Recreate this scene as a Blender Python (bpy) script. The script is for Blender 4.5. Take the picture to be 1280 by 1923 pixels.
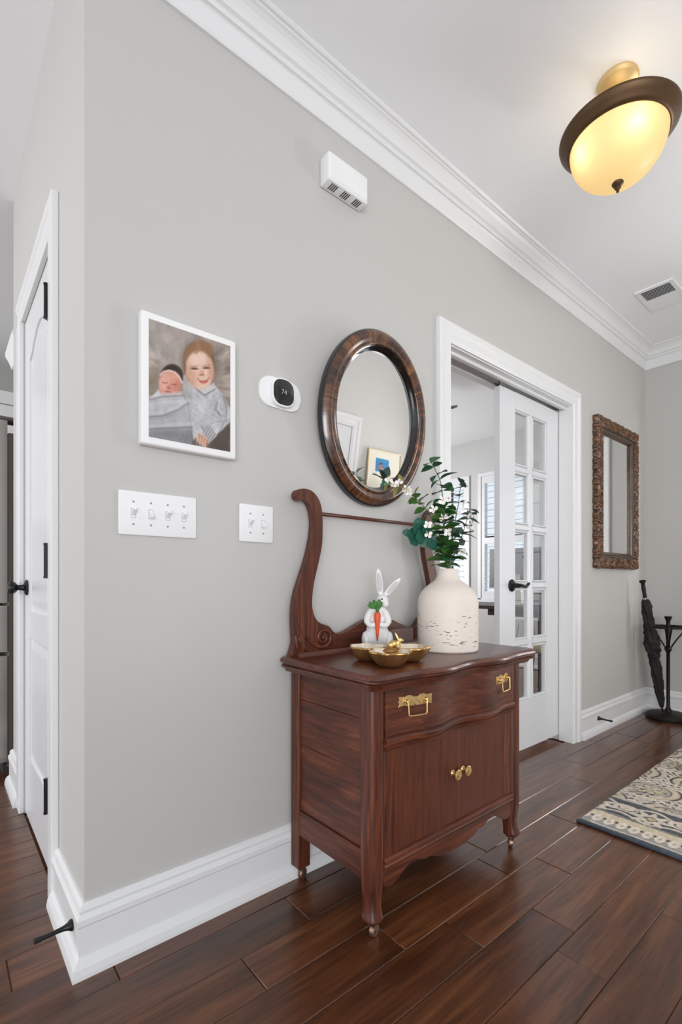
import bpy, bmesh, math, random
import numpy as np
from mathutils import Vector, Matrix, Euler
for o in list(bpy.data.objects): bpy.data.objects.remove(o)
S = bpy.context.scene
COL = S.collection
R = random.Random(7)
pi = math.pi

# ------------------------------------------------------------ camera, world, lights, exposure
cam = bpy.data.cameras.new('camera'); cam_o = bpy.data.objects.new('camera', cam); COL.objects.link(cam_o)
cam.sensor_fit = 'HORIZONTAL'; cam.sensor_width = 36.0; cam.lens = 908 / 1280 * 36
cam.shift_y = 130.5 / 1280; cam.clip_start = 0.02
cam_o.location = (1.35, 0, 0.98); cam_o.rotation_euler = (pi / 2, 0, math.radians(50.05))
S.camera = cam_o

W = bpy.data.worlds.new('sky'); S.world = W; W.use_nodes = True
W.node_tree.nodes['Background'].inputs[0].default_value = (0.82, 0.90, 0.98, 1)
W.node_tree.nodes['Background'].inputs[1].default_value = 1.05

def area(name, loc, target, sx, sy, watts, color=(1, 1, 1)):
    l = bpy.data.lights.new(name, 'AREA'); l.shape = 'RECTANGLE'; l.size = sx; l.size_y = sy; l.energy = watts; l.color = color
    o = bpy.data.objects.new(name, l); COL.objects.link(o); o.location = loc
    o.rotation_euler = (Vector(target) - Vector(loc)).to_track_quat('-Z', 'Y').to_euler()
    return o
area('front_door_daylight', (0.84, 4.45, 1.4), (0.84, 0, 1.3), 0.92, 1.6, 4, (1, 0.99, 0.98))
area('added_far_wall_fill', (1.65, 4.45, 1.3), (1.0, 0, 1.5), 0.3, 1.5, 42, (1, 0.99, 0.98))  # unseen sidelight lamp added to brighten the far end of the hall
area('added_great_room_fill', (4.6, -2.6, 1.1), (-0.4, 1.0, 0.7), 2.6, 1.7, 98, (1.0, 0.995, 0.99))  # unseen lamp for an assumed window behind the camera, added to brighten the near wall
area('added_left_ceiling_fill', (-2.2, -3.6, 1.1), (-0.8, 0.4, 2.5), 2.2, 1.4, 72, (1.0, 0.995, 0.99))  # lamp added for an assumed kitchen window, tilted up to lift the left ceiling
area('added_long_wall_fill', (4.9, -1.2, 1.3), (0, 4.2, 1.7), 2.0, 1.7, 14, (1.0, 0.995, 0.99)).data.spread = math.radians(70)  # added lamp for an invented window, evening out the long wall
area('added_office_fill', (-3.5, 3.4, 1.5), (-0.5, 3.9, 1.2), 1.4, 1.5, 60, (1, 0.99, 0.98))  # added lamp lifting the office walls and ceiling; no window stands here
area('added_kitchen_fill', (-1.3, -1.1, 2.80), (-1.1, -0.5, 0), 0.25, 0.25, 10, (1, 0.98, 0.95))  # unseen lamp added to lighten the floor at the left, no fixture
area('added_ceiling_fill', (1.7, -0.9, 0.7), (1.35, 2.2, 2.74), 0.9, 0.9, 5.5, (0.99, 0.99, 1.0)).data.spread = math.radians(110)  # upward fill lamp added behind the camera to brighten the ceiling
pl_ = bpy.data.lights.new('added_foyer_fill', 'POINT'); pl_.energy = 7; pl_.shadow_soft_size = 0.14; pl_.color = (1, 0.985, 0.96)  # point lamp added out of view to light the far hall, no fixture
plo = bpy.data.objects.new('added_foyer_fill', pl_); COL.objects.link(plo); plo.location = (1.40, 3.1, 2.0)

S.view_settings.view_transform = 'Standard'; S.view_settings.look = 'None'
S.view_settings.gamma = 1; S.view_settings.use_curve_mapping = False
S.view_settings.exposure = 0.0

# ------------------------------------------------------------ helpers
def lin(c):
    c = np.asarray(c, float) / 255
    return np.where(c <= 0.04045, c / 12.92, ((c + 0.055) / 1.055) ** 2.4)
def L4(c): return tuple(float(v) for v in lin(c)) + (1,)

def new_mat(name):
    m = bpy.data.materials.new(name); m.use_nodes = True
    nt = m.node_tree; b = nt.nodes['Principled BSDF']
    return m, nt, b
def mat(name, c, rough=0.5, metal=0.0, coat=0.0, bump=0.0, bscale=200, vary=0.0, vscale=3, emit=None, es=0, spec=None):
    m, nt, b = new_mat(name)
    b.inputs['Base Color'].default_value = L4(c); b.inputs['Roughness'].default_value = rough
    b.inputs['Metallic'].default_value = metal; b.inputs['Coat Weight'].default_value = coat
    if spec is not None: b.inputs['Specular IOR Level'].default_value = spec
    tc = nt.nodes.new('ShaderNodeTexCoord')
    if bump:
        n = nt.nodes.new('ShaderNodeTexNoise'); n.inputs['Scale'].default_value = bscale; n.inputs['Detail'].default_value = 3
        bp = nt.nodes.new('ShaderNodeBump'); bp.inputs['Strength'].default_value = bump; bp.inputs['Distance'].default_value = 0.002
        nt.links.new(tc.outputs['Object'], n.inputs['Vector']); nt.links.new(n.outputs['Fac'], bp.inputs['Height'])
        nt.links.new(bp.outputs['Normal'], b.inputs['Normal'])
    if vary:
        n = nt.nodes.new('ShaderNodeTexNoise'); n.inputs['Scale'].default_value = vscale; n.inputs['Detail'].default_value = 4
        r = nt.nodes.new('ShaderNodeValToRGB')
        lc = lin(c)
        r.color_ramp.elements[0].position = 0.3; r.color_ramp.elements[1].position = 0.7
        r.color_ramp.elements[0].color = tuple(float(v) for v in lc * (1 - vary)) + (1,)
        r.color_ramp.elements[1].color = tuple(float(min(1, v)) for v in lc * (1 + vary)) + (1,)
        nt.links.new(tc.outputs['Object'], n.inputs['Vector']); nt.links.new(n.outputs['Fac'], r.inputs['Fac'])
        nt.links.new(r.outputs['Color'], b.inputs['Base Color'])
    if emit: b.inputs['Emission Color'].default_value = L4(emit); b.inputs['Emission Strength'].default_value = es
    return m
def mat_col(name, rough=0.5, coat=0.0, bump=0.0, bscale=300, sheen=0.0):
    m, nt, b = new_mat(name)
    a = nt.nodes.new('ShaderNodeAttribute'); a.attribute_name = 'Col'
    nt.links.new(a.outputs['Color'], b.inputs['Base Color'])
    b.inputs['Roughness'].default_value = rough; b.inputs['Coat Weight'].default_value = coat; b.inputs['Coat Roughness'].default_value = 0.08
    if bump:
        tc = nt.nodes.new('ShaderNodeTexCoord')
        n = nt.nodes.new('ShaderNodeTexNoise'); n.inputs['Scale'].default_value = bscale
        bp = nt.nodes.new('ShaderNodeBump'); bp.inputs['Strength'].default_value = bump; bp.inputs['Distance'].default_value = 0.003
        nt.links.new(tc.outputs['Object'], n.inputs['Vector']); nt.links.new(n.outputs['Fac'], bp.inputs['Height']); nt.links.new(bp.outputs['Normal'], b.inputs['Normal'])
    return m
def wood(name, dark, mid, light, axis='Z', across=26.0, along=1.6, rough=0.44, coat=0.06, perobj=False, scrape=0.0, bump=0.15, objvar=0.0):
    m, nt, b = new_mat(name); N = nt.nodes.new; K = nt.links.new
    tc = N('ShaderNodeTexCoord'); mp = N('ShaderNodeMapping')
    sc = {'X': (along, across, across), 'Y': (across, along, across), 'Z': (across, across, along)}[axis]
    mp.inputs['Scale'].default_value = sc
    src = tc.outputs['Object']
    oi = N('ShaderNodeObjectInfo')
    if perobj:
        va = N('ShaderNodeVectorMath'); va.operation = 'MULTIPLY'; cx = N('ShaderNodeCombineXYZ')
        for i in range(3): K(oi.outputs['Random'], cx.inputs[i])
        va.inputs[1].default_value = (37, 53, 71); K(cx.outputs[0], va.inputs[0])
        ad = N('ShaderNodeVectorMath'); K(src, ad.inputs[0]); K(va.outputs[0], ad.inputs[1]); src = ad.outputs[0]
    # wobble of the grain
    wn = N('ShaderNodeTexNoise'); wn.inputs['Scale'].default_value = 3.5; wn.inputs['Detail'].default_value = 1; K(src, wn.inputs['Vector'])
    wm = N('ShaderNodeVectorMath'); wm.operation = 'MULTIPLY_ADD'; wm.inputs[1].default_value = (0.035,) * 3
    K(wn.outputs['Color'], wm.inputs[0]); K(src, wm.inputs[2])
    K(wm.outputs[0], mp.inputs['Vector'])
    n1 = N('ShaderNodeTexNoise'); n1.inputs['Scale'].default_value = 1.0; n1.inputs['Detail'].default_value = 6; n1.inputs['Roughness'].default_value = 0.62; K(mp.outputs[0], n1.inputs['Vector'])
    r = N('ShaderNodeValToRGB'); e = r.color_ramp.elements
    e[0].position = 0.33; e[0].color = L4(dark); e[1].position = 0.66; e[1].color = L4(light)
    q = e.new(0.5); q.color = L4(mid)
    e[0].position = 0.28; e[2].position = 0.74
    K(n1.outputs['Fac'], r.inputs['Fac'])
    out = r.outputs['Color']
    mp2 = N('ShaderNodeMapping'); mp2.inputs['Scale'].default_value = tuple(v * (5 if v == across else 4) for v in sc); K(src, mp2.inputs['Vector'])
    n2 = N('ShaderNodeTexNoise'); n2.inputs['Scale'].default_value = 1; n2.inputs['Detail'].default_value = 2; K(mp2.outputs[0], n2.inputs['Vector'])
    r2 = N('ShaderNodeValToRGB'); r2.color_ramp.elements[0].position = 0.36; r2.color_ramp.elements[0].color = (0.45, 0.45, 0.45, 1); r2.color_ramp.elements[1].position = 0.5; r2.color_ramp.elements[1].color = (1, 1, 1, 1)
    K(n2.outputs['Fac'], r2.inputs['Fac'])
    mx = N('ShaderNodeMix'); mx.data_type = 'RGBA'; mx.blend_type = 'MULTIPLY'; mx.inputs[0].default_value = 0.6
    K(out, mx.inputs[6]); K(r2.outputs['Color'], mx.inputs[7]); out = mx.outputs[2]
    if objvar:
        hs = N('ShaderNodeHueSaturation'); mr = N('ShaderNodeMapRange'); mr.inputs['To Min'].default_value = 1 - objvar; mr.inputs['To Max'].default_value = 1 + objvar
        K(oi.outputs['Random'], mr.inputs['Value']); K(mr.outputs[0], hs.inputs['Value']); K(out, hs.inputs['Color']); out = hs.outputs[0]
    K(out, b.inputs['Base Color'])
    b.inputs['Roughness'].default_value = rough; b.inputs['Coat Weight'].default_value = coat; b.inputs['Coat Roughness'].default_value = 0.2
    bp = N('ShaderNodeBump'); bp.inputs['Strength'].default_value = bump; bp.inputs['Distance'].default_value = 0.001
    K(n2.outputs['Fac'], bp.inputs['Height'])
    if scrape:
        mp3 = N('ShaderNodeMapping'); mp3.inputs['Scale'].default_value = (9, 38, 9); K(src, mp3.inputs['Vector'])
        n3 = N('ShaderNodeTexNoise'); n3.inputs['Scale'].default_value = 1; n3.inputs['Detail'].default_value = 1; K(mp3.outputs[0], n3.inputs['Vector'])
        b3 = N('ShaderNodeBump'); b3.inputs['Strength'].default_value = scrape; b3.inputs['Distance'].default_value = 0.004
        K(n3.outputs['Fac'], b3.inputs['Height']); K(b3.outputs[0], bp.inputs['Normal'])
    K(bp.outputs['Normal'], b.inputs['Normal'])
    return m
def glass_mat(name, tint=(0.97, 0.98, 0.98)):
    m = bpy.data.materials.new(name); m.use_nodes = True; nt = m.node_tree; nt.nodes.clear()
    o = nt.nodes.new('ShaderNodeOutputMaterial'); mx = nt.nodes.new('ShaderNodeMixShader')
    t = nt.nodes.new('ShaderNodeBsdfTransparent'); t.inputs[0].default_value = tint + (1,)
    g = nt.nodes.new('ShaderNodeBsdfGlossy'); g.inputs['Roughness'].default_value = 0.0
    f = nt.nodes.new('ShaderNodeFresnel'); f.inputs[0].default_value = 1.5
    ge = nt.nodes.new('ShaderNodeNewGeometry'); su = nt.nodes.new('ShaderNodeMath'); su.operation = 'SUBTRACT'; su.inputs[0].default_value = 1
    mu = nt.nodes.new('ShaderNodeMath'); mu.operation = 'MULTIPLY'; f.inputs[0].default_value = 1.5   # reflect on the outer faces only (no total reflection inside a thin pane)
    nt.links.new(ge.outputs['Backfacing'], su.inputs[1]); nt.links.new(f.outputs[0], mu.inputs[0]); nt.links.new(su.outputs[0], mu.inputs[1])
    nt.links.new(mu.outputs[0], mx.inputs[0]); nt.links.new(t.outputs[0], mx.inputs[1]); nt.links.new(g.outputs[0], mx.inputs[2]); nt.links.new(mx.outputs[0], o.inputs[0])
    return m
def mirror_mat(name):
    m, nt, b = new_mat(name); b.inputs['Base Color'].default_value = (0.93, 0.93, 0.93, 1); b.inputs['Metallic'].default_value = 1; b.inputs['Roughness'].default_value = 0.0
    return m

def BM(): return bmesh.new()
def obj(name, bm, m, parent=None, smooth=False, loc=None):
    if isinstance(bm, bpy.types.Mesh): me = bm
    else:
        bmesh.ops.recalc_face_normals(bm, faces=bm.faces[:])
        me = bpy.data.meshes.new(name); bm.to_mesh(me); bm.free()
        if m: me.materials.append(m)
        if smooth == 'auto':
            me.polygons.foreach_set('use_smooth', [True] * len(me.polygons)); me.set_sharp_from_angle(angle=math.radians(35))
        elif smooth: me.polygons.foreach_set('use_smooth', [True] * len(me.polygons))
    o = bpy.data.objects.new(name, me); COL.objects.link(o)
    if parent: o.parent = parent
    if loc: o.location = loc
    return o
def thing(name, label, cat, loc=(0, 0, 0), rz=0, group=None, kind=None):
    o = bpy.data.objects.new(name, None); COL.objects.link(o); o.empty_display_size = 0.05
    o.location = loc; o.rotation_euler = (0, 0, rz)
    return tag(o, label, cat, group, kind)
def tag(o, label=None, cat=None, group=None, kind=None):
    if label: o['label'] = label
    if cat: o['category'] = cat
    if group: o['group'] = group
    if kind: o['kind'] = kind
    return o
def struct(o, label, cat): return tag(o, label, cat, kind='structure')

def box(bm, a, b, bev=0.0, seg=1):
    a = Vector(a); b = Vector(b)
    vs = [bm.verts.new((x, y, z)) for x in (a.x, b.x) for y in (a.y, b.y) for z in (a.z, b.z)]
    fs = [bm.faces.new([vs[i] for i in f]) for f in ((0, 1, 3, 2), (4, 6, 7, 5), (0, 4, 5, 1), (2, 3, 7, 6), (0, 2, 6, 4), (1, 5, 7, 3))]
    if bev:
        es = set(e for f in fs for e in f.edges)
        bmesh.ops.bevel(bm, geom=list(es), offset=bev, segments=seg, affect='EDGES', profile=0.5)
    return bm
def B(a, b, bev=0.0, seg=1): return box(BM(), a, b, bev, seg)
def lathe(bm, prof, seg=32, c=(0, 0, 0), sx=1, sy=1, wob=None):
    rows = []
    for (r, z) in prof:
        if r < 1e-6: rows.append([bm.verts.new((c[0], c[1], c[2] + z))])
        else:
            row = []
            for i in range(seg):
                t = 2 * pi * i / seg; k = wob(t, z) if wob else 1
                row.append(bm.verts.new((c[0] + r * k * sx * math.cos(t), c[1] + r * k * sy * math.sin(t), c[2] + z)))
            rows.append(row)
    for A, C in zip(rows, rows[1:]):
        n = max(len(A), len(C))
        if len(A) == 1 and len(C) == 1: continue
        for i in range(seg):
            j = (i + 1) % seg
            if len(A) == 1: bm.faces.new((A[0], C[i], C[j]))
            elif len(C) == 1: bm.faces.new((A[i], C[0], A[j]))
            else: bm.faces.new((A[i], C[i], C[j], A[j]))
    return bm
def catmull(pts, n=8, closed=False):
    P = [Vector(p) for p in pts]; out = []; m = len(P)
    rng = range(m) if closed else range(m - 1)
    for i in rng:
        p0 = P[(i - 1) % m] if closed or i > 0 else P[i]; p1 = P[i]; p2 = P[(i + 1) % m]
        p3 = P[(i + 2) % m] if closed or i < m - 2 else p2
        for k in range(n):
            t = k / n
            out.append(0.5 * ((2 * p1) + (p2 - p0) * t + (2 * p0 - 5 * p1 + 4 * p2 - p3) * t * t + (3 * p1 - p0 - 3 * p2 + p3) * t ** 3))
    if not closed: out.append(P[-1])
    return out
def tube(bm, pts, r, seg=8, cap=True):
    P = [Vector(p) for p in pts]; n = len(P)
    rad = r if isinstance(r, (list, tuple)) else [r] * n
    rows = []; up = None
    for i in range(n):
        T = (P[min(i + 1, n - 1)] - P[max(i - 1, 0)]).normalized()
        if up is None:
            up = T.orthogonal().normalized()
        up = (up - T * up.dot(T)).normalized(); sd = T.cross(up)
        rows.append([bm.verts.new(P[i] + rad[i] * (up * math.cos(2 * pi * k / seg) + sd * math.sin(2 * pi * k / seg))) for k in range(seg)])
    for A, C in zip(rows, rows[1:]):
        for k in range(seg): bm.faces.new((A[k], A[(k + 1) % seg], C[(k + 1) % seg], C[k]))
    if cap: bm.faces.new(rows[0][::-1]); bm.faces.new(rows[-1])
    return bm
def sweep(bm, pts, prof, N, flip=False):
    """profile (a sideways, b along N) swept along a polyline, mitred"""
    P = [Vector(p) for p in pts]; N = Vector(N); n = len(P); rows = []
    for i in range(n):
        def lat(t): return (t.cross(N) if flip else N.cross(t)).normalized()
        if i == 0: l = lat((P[1] - P[0]).normalized())
        elif i == n - 1: l = lat((P[-1] - P[-2]).normalized())
        else:
            l1 = lat((P[i] - P[i - 1]).normalized()); l2 = lat((P[i + 1] - P[i]).normalized())
            l = (l1 + l2).normalized(); l = l / max(0.2, l.dot(l1))
        rows.append([bm.verts.new(P[i] + l * a + N * b) for a, b in prof])
    m = len(prof)
    for A, C in zip(rows, rows[1:]):
        for k in range(m):
            bm.faces.new((A[k], A[(k + 1) % m], C[(k + 1) % m], C[k]))
    bm.faces.new(rows[0]); bm.faces.new(rows[-1][::-1])
    return bm
def prism(bm, poly, axis, d0, d1, bev=0.0, seg=1):
    """2D outline extruded along axis: X uses (y,z), Y uses (x,z), Z uses (x,y)"""
    def P(u, v, d): return {'X': (d, u, v), 'Y': (u, d, v), 'Z': (u, v, d)}[axis]
    A = [bm.verts.new(P(u, v, d0)) for u, v in poly]; C = [bm.verts.new(P(u, v, d1)) for u, v in poly]
    n = len(poly); fa = bm.faces.new(A); fc = bm.faces.new(C[::-1])
    for i in range(n): bm.faces.new((A[i], C[i], C[(i + 1) % n], A[(i + 1) % n]))
    if bev: bmesh.ops.bevel(bm, geom=list(fc.edges), offset=bev, segments=seg, affect='EDGES', profile=0.5)
    return bm
def loft(bm, rings, capa=True, capb=True):
    rows = [[bm.verts.new(p) for p in r] for r in rings]; n = len(rows[0])
    for A, C in zip(rows, rows[1:]):
        for i in range(n): bm.faces.new((A[i], A[(i + 1) % n], C[(i + 1) % n], C[i]))
    if capa: bm.faces.new(rows[0][::-1])
    if capb: bm.faces.new(rows[-1])
    return bm
def rrect(w, h, r, n=6, cx=0, cy=0):
    out = []
    for sx, sy, a0 in ((1, 1, 0), (-1, 1, pi / 2), (-1, -1, pi), (1, -1, 1.5 * pi)):
        for k in range(n + 1):
            a = a0 + k / n * pi / 2
            out.append((cx + sx * (w / 2 - r) + r * math.cos(a), cy + sy * (h / 2 - r) + r * math.sin(a)))
    return out
def ellipsoid(bm, c, r, rot=None, seg=20, rings=12):
    M = Matrix.Translation(c) @ (rot.to_matrix().to_4x4() if rot else Matrix()) @ Matrix.Diagonal((r[0], r[1], r[2], 1))
    bmesh.ops.create_uvsphere(bm, u_segments=seg, v_segments=rings, radius=1, matrix=M)
    return bm
def grid_mesh(name, X, Y, Z, C, m):
    """grid of points with a colour per point"""
    h, w = X.shape
    v = np.stack([X, Y, Z], -1).reshape(-1, 3).astype(np.float32)
    i = np.arange(h * w).reshape(h, w)
    f = np.stack([i[:-1, :-1], i[:-1, 1:], i[1:, 1:], i[1:, :-1]], -1).reshape(-1, 4)
    me = bpy.data.meshes.new(name); me.vertices.add(len(v)); me.vertices.foreach_set('co', v.ravel())
    me.loops.add(f.size); me.loops.foreach_set('vertex_index', f.ravel().astype(np.int32))
    me.polygons.add(len(f)); me.polygons.foreach_set('loop_start', np.arange(0, f.size, 4, dtype=np.int32))
    me.update(calc_edges=True); me.validate()
    ca = me.color_attributes.new('Col', 'FLOAT_COLOR', 'POINT')
    c4 = np.ones((h * w, 4), np.float32); c4[:, :3] = lin(np.clip(C, 0, 255)).reshape(-1, 3)
    ca.data.foreach_set('color', c4.ravel())
    me.materials.append(m); me.polygons.foreach_set('use_smooth', [True] * len(me.polygons))
    return me
rng = np.random.default_rng(3)
_T = rng.random((256, 256))
def vnoise(x, y):
    xi = np.floor(x).astype(int); yi = np.floor(y).astype(int); fx = x - xi; fy = y - yi
    fx = fx * fx * (3 - 2 * fx); fy = fy * fy * (3 - 2 * fy)
    t = lambda a, b: _T[a % 256, b % 256]
    return (t(xi, yi) * (1 - fx) + t(xi + 1, yi) * fx) * (1 - fy) + (t(xi, yi + 1) * (1 - fx) + t(xi + 1, yi + 1) * fx) * fy
def fbm(x, y, o=4): return sum(vnoise(x * 2 ** k + 17 * k, y * 2 ** k + 31 * k) / 2 ** k for k in range(o)) / (2 - 2 ** (1 - o))
def sstep(a, b, x): t = np.clip((x - a) / (b - a), 0, 1); return t * t * (3 - 2 * t)
def blend(C, mask, col): return C * (1 - mask[..., None]) + np.asarray(col, float) * mask[..., None]

# ------------------------------------------------------------ materials
M_wall = mat('wall_paint', (194, 193, 190), 0.6, bump=0.04, bscale=350)
M_wall2 = mat('office_wall_paint', (205, 206, 206), 0.6)
M_ceil = mat('ceiling_paint', (247, 249, 252), 0.7)
M_wall_r = mat('brightened_wall_paint', (208, 207, 204), 0.6)  # paint lifted above the hall grey to stand in for missing light
M_trim = mat('white_trim_paint', (229, 230, 231), 0.3)
M_door = mat('white_door_paint', (224, 226, 229), 0.25)
M_black = mat('black_metal', (22, 22, 24), 0.35, 0.3)
M_plastic = mat('white_plastic', (238, 239, 240), 0.35)
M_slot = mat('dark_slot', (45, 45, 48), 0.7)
M_floor = wood('hickory_floor', (60, 31, 14), (92, 52, 28), (122, 76, 45), 'Y', 26, 1.6, 0.3, 0.5, True, 0.10, 0.08, 0.22)
DW = ((54, 23, 13), (88, 42, 25), (126, 68, 42))
M_wz = wood('dresser_oak_upright', *DW, axis='Z', across=70, along=2.2)
M_wy = wood('dresser_oak_lengthwise', *DW, axis='Y', across=55, along=2.4)
M_wx = wood('dresser_oak_crosswise', *DW, axis='X', across=42, along=2.8)
M_wdoor = wood('dresser_door_veneer', (72, 34, 20), (88, 43, 26), (102, 53, 33), axis='Z', across=60, along=4)
M_wtop = wood('dresser_top_oak', (58, 26, 17), (86, 42, 28), (112, 60, 42), axis='Y', across=60, rough=0.34, coat=0.2)
M_brass = mat('aged_brass', (226, 192, 130), 0.36, 0.9, vary=0.25, vscale=90, bump=0.2, bscale=300)
M_caster = mat('caster_metal', (150, 120, 105), 0.35, 0.8, vary=0.3, vscale=120)
M_glass = glass_mat('clear_glass')
M_mirror = mirror_mat('mirror_silver')
M_bronze = mat('bronze_lamp_metal', (88, 66, 42), 0.45, 0.6, vary=0.12, vscale=8)
M_gold = mat('champagne_canopy', (214, 184, 130), 0.45, 0.6)
M_steel = mat('stainless_steel', (170, 165, 160), 0.3, 0.9, vary=0.08, vscale=4)
M_steeldk = mat('fridge_side_grey', (96, 88, 82), 0.5, 0.4)
M_iron = mat('dark_iron', (30, 23, 20), 0.5, 0.5)
M_umb = mat('black_umbrella_cloth', (20, 17, 17), 0.75, bump=0.4, bscale=60)

# ------------------------------------------------------------ the room shell
CE = 2.743
fl = struct(obj('floor', B((-3.9, -6, -0.03), (5.0, 5.3, -0.006)), M_floor), 'dark brown hand-scraped hardwood floor running down the hall', 'floor')
def plank(x0, x1, y0, y1):
    g = 0.0006; b = 0.0028; bm = BM(); w = x1 - x0; l = y1 - y0
    lo = [bm.verts.new(p) for p in ((g, g, -0.006), (w - g, g, -0.006), (w - g, l - g, -0.006), (g, l - g, -0.006))]
    mi = [bm.verts.new(p) for p in ((g, g, -0.0026), (w - g, g, -0.0026), (w - g, l - g, -0.0026), (g, l - g, -0.0026))]
    hi = [bm.verts.new(p) for p in ((b, b, 0), (w - b, b, 0), (w - b, l - b, 0), (b, l - b, 0))]
    for A, C in ((lo, mi), (mi, hi)):
        for i in range(4): bm.faces.new((A[i], A[(i + 1) % 4], C[(i + 1) % 4], C[i]))
    bm.faces.new(hi)
    obj('plank', bm, M_floor, fl, loc=(x0, y0, 0))
JO = {0: [0.348], 1: [0.8295, 2.652], 2: [0.609, 1.531, 2.44], 3: [0.958, 1.467, 1.983, 3.05], 4: [1.125, 1.63, 2.9], 5: [1.368], 6: [1.265], 7: [1.642], -1: [0.14], -4: [0.241]}
PW = 0.1287
for r in range(-14, 12):
    x0 = -0.0397 + PW * r; x1 = x0 + PW
    ya, yb = (-0.7, 4.17) if r >= 0 else ((-0.7, 0.287) if x0 > -1.5 else (-0.7, 0.98))
    js = JO.get(r, [ya + R.uniform(0.2, 0.9)])
    ys = list(js)
    while ys[0] - ya > 1.0: ys.insert(0, ys[0] - R.uniform(0.55, 0.95))
    while True:
        nx = ys[-1] + R.uniform(0.55, 1.1)
        if nx > yb - 0.15: break
        ys.append(nx)
    ys = [ya] + [y for y in ys if ya + 0.1 < y < yb - 0.05] + [yb]
    for a, b in zip(ys, ys[1:]): plank(x0, x1, a, b)

# main wall on the left with the pocket door opening
OY0, OY1, OZ = 1.752, 2.955, 2.052
bm = BM()
box(bm, (-0.16, 0.287, 0), (0, OY0, 2.85)); box(bm, (-0.16, OY1, 0), (0, 4.33, 2.85)); box(bm, (-0.16, OY0, OZ), (0, OY1, 2.85))
struct(obj('wall_left', bm, M_wall), 'long pale grey hall wall behind the dresser', 'wall')
HX = 2.2
bm = BM()
box(bm, (0, 4.17, 0), (0.355, 4.33, 2.85)); box(bm, (1.315, 4.17, 0), (1.50, 4.33, 2.85)); box(bm, (1.80, 4.17, 0), (5.0, 4.33, 2.85)); box(bm, (1.50, 4.17, 0), (1.80, 4.33, 0.5)); box(bm, (1.50, 4.17, 2.06), (1.80, 4.33, 2.85)); box(bm, (0.355, 4.17, 2.06), (1.315, 4.33, 2.85))  # includes an unseen sidelight gap added right of the door for the fill lamp
struct(obj('wall_far', bm, M_wall), 'grey end wall behind the umbrella stand', 'wall')
struct(obj('wall_right', B((HX, 1.75, 0), (HX + 0.12, 4.17, 2.85)), M_wall_r), 'grey hall wall facing the dresser, seen in the oval mirror', 'wall')
bm = BM()
box(bm, (-1.45, 0.287, 0), (-1.075, 0.407, 2.85)); box(bm, (-0.385, 0.287, 0), (-0.16, 0.407, 2.85)); box(bm, (-1.075, 0.287, 2.072), (-0.385, 0.407, 2.85)); box(bm, (-1.45, 0.407, 0), (-1.33, 1.02, 2.85))
struct(obj('wall_pantry', bm, M_wall), 'short grey wall round the corner holding the pantry door', 'wall')
bm = BM(); box(bm, (-3.75, 1.02, 0), (-1.33, 1.14, 2.85)); box(bm, (-3.77, -6, 0), (-3.65, 1.14, 2.85))
struct(obj('wall_kitchen', bm, M_wall), 'grey kitchen wall far behind the refrigerator', 'wall')
bm = BM()
OFY = 5.16
w1, w2, sz0, sz1 = (-2.93, -2.31), (-2.12, -1.5), 0.76, 2.28
box(bm, (-3.75, OFY, 0), (0, OFY + 0.14, sz0)); box(bm, (-3.75, OFY, sz1), (0, OFY + 0.14, 2.85))
box(bm, (-3.75, OFY, sz0), (w1[0], OFY + 0.14, sz1)); box(bm, (w1[1], OFY, sz0), (w2[0], OFY + 0.14, sz1)); box(bm, (w2[1], OFY, sz0), (0, OFY + 0.14, sz1))
struct(obj('wall_office_front', bm, M_wall2), 'light grey office wall with two shuttered windows', 'wall')
bm = BM(); box(bm, (-0.16, 4.33, 0), (-0.02, OFY, 2.85)); box(bm, (-3.77, 1.14, 0), (-3.65, OFY, 2.85))
struct(obj('wall_office_side', bm, M_wall2), 'light grey side walls of the office beyond the glazed door', 'wall')
# ceilings
bm = BM(); box(bm, (0, 0.287, CE), (5.0, 4.17, CE + 0.05)); box(bm, (-3.65, 1.14, CE), (-0.16, OFY, CE + 0.05))
struct(obj('ceiling', bm, M_ceil), 'flat white ceiling over the hall', 'ceiling')
bm = BM(); box(bm, (-3.65, -6, 2.81), (5, 0.287, 2.86)); box(bm, (-3.65, 0.287, 2.81), (-1.45, 1.02, 2.86)); box(bm, (0, 0.277, CE + 0.001), (5.0, 0.287, 2.81))
struct(obj('ceiling_great_room', bm, M_ceil), 'white ceiling over the kitchen side at top left', 'ceiling')

# crown moulding
cr = [(0, -0.150), (0.010, -0.150), (0.014, -0.144), (0.014, -0.082), (0.018, -0.078), (0.026, -0.077), (0.030, -0.070), (0.028, -0.062), (0.032, -0.060), (0.038, -0.057), (0.040, -0.050),
      (0.044, -0.040), (0.052, -0.028), (0.062, -0.019), (0.070, -0.015), (0.072, -0.011), (0.080, -0.010), (0.086, -0.004), (0.086, 0), (0, 0)]
bm = sweep(BM(), [(0, 0.287, CE), (0, 4.17, CE), (HX, 4.17, CE)], cr, (0, 0, 1), flip=True)
struct(obj('trim_1', bm, M_trim), 'deep white crown moulding along the top of the hall walls', 'trim')
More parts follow.
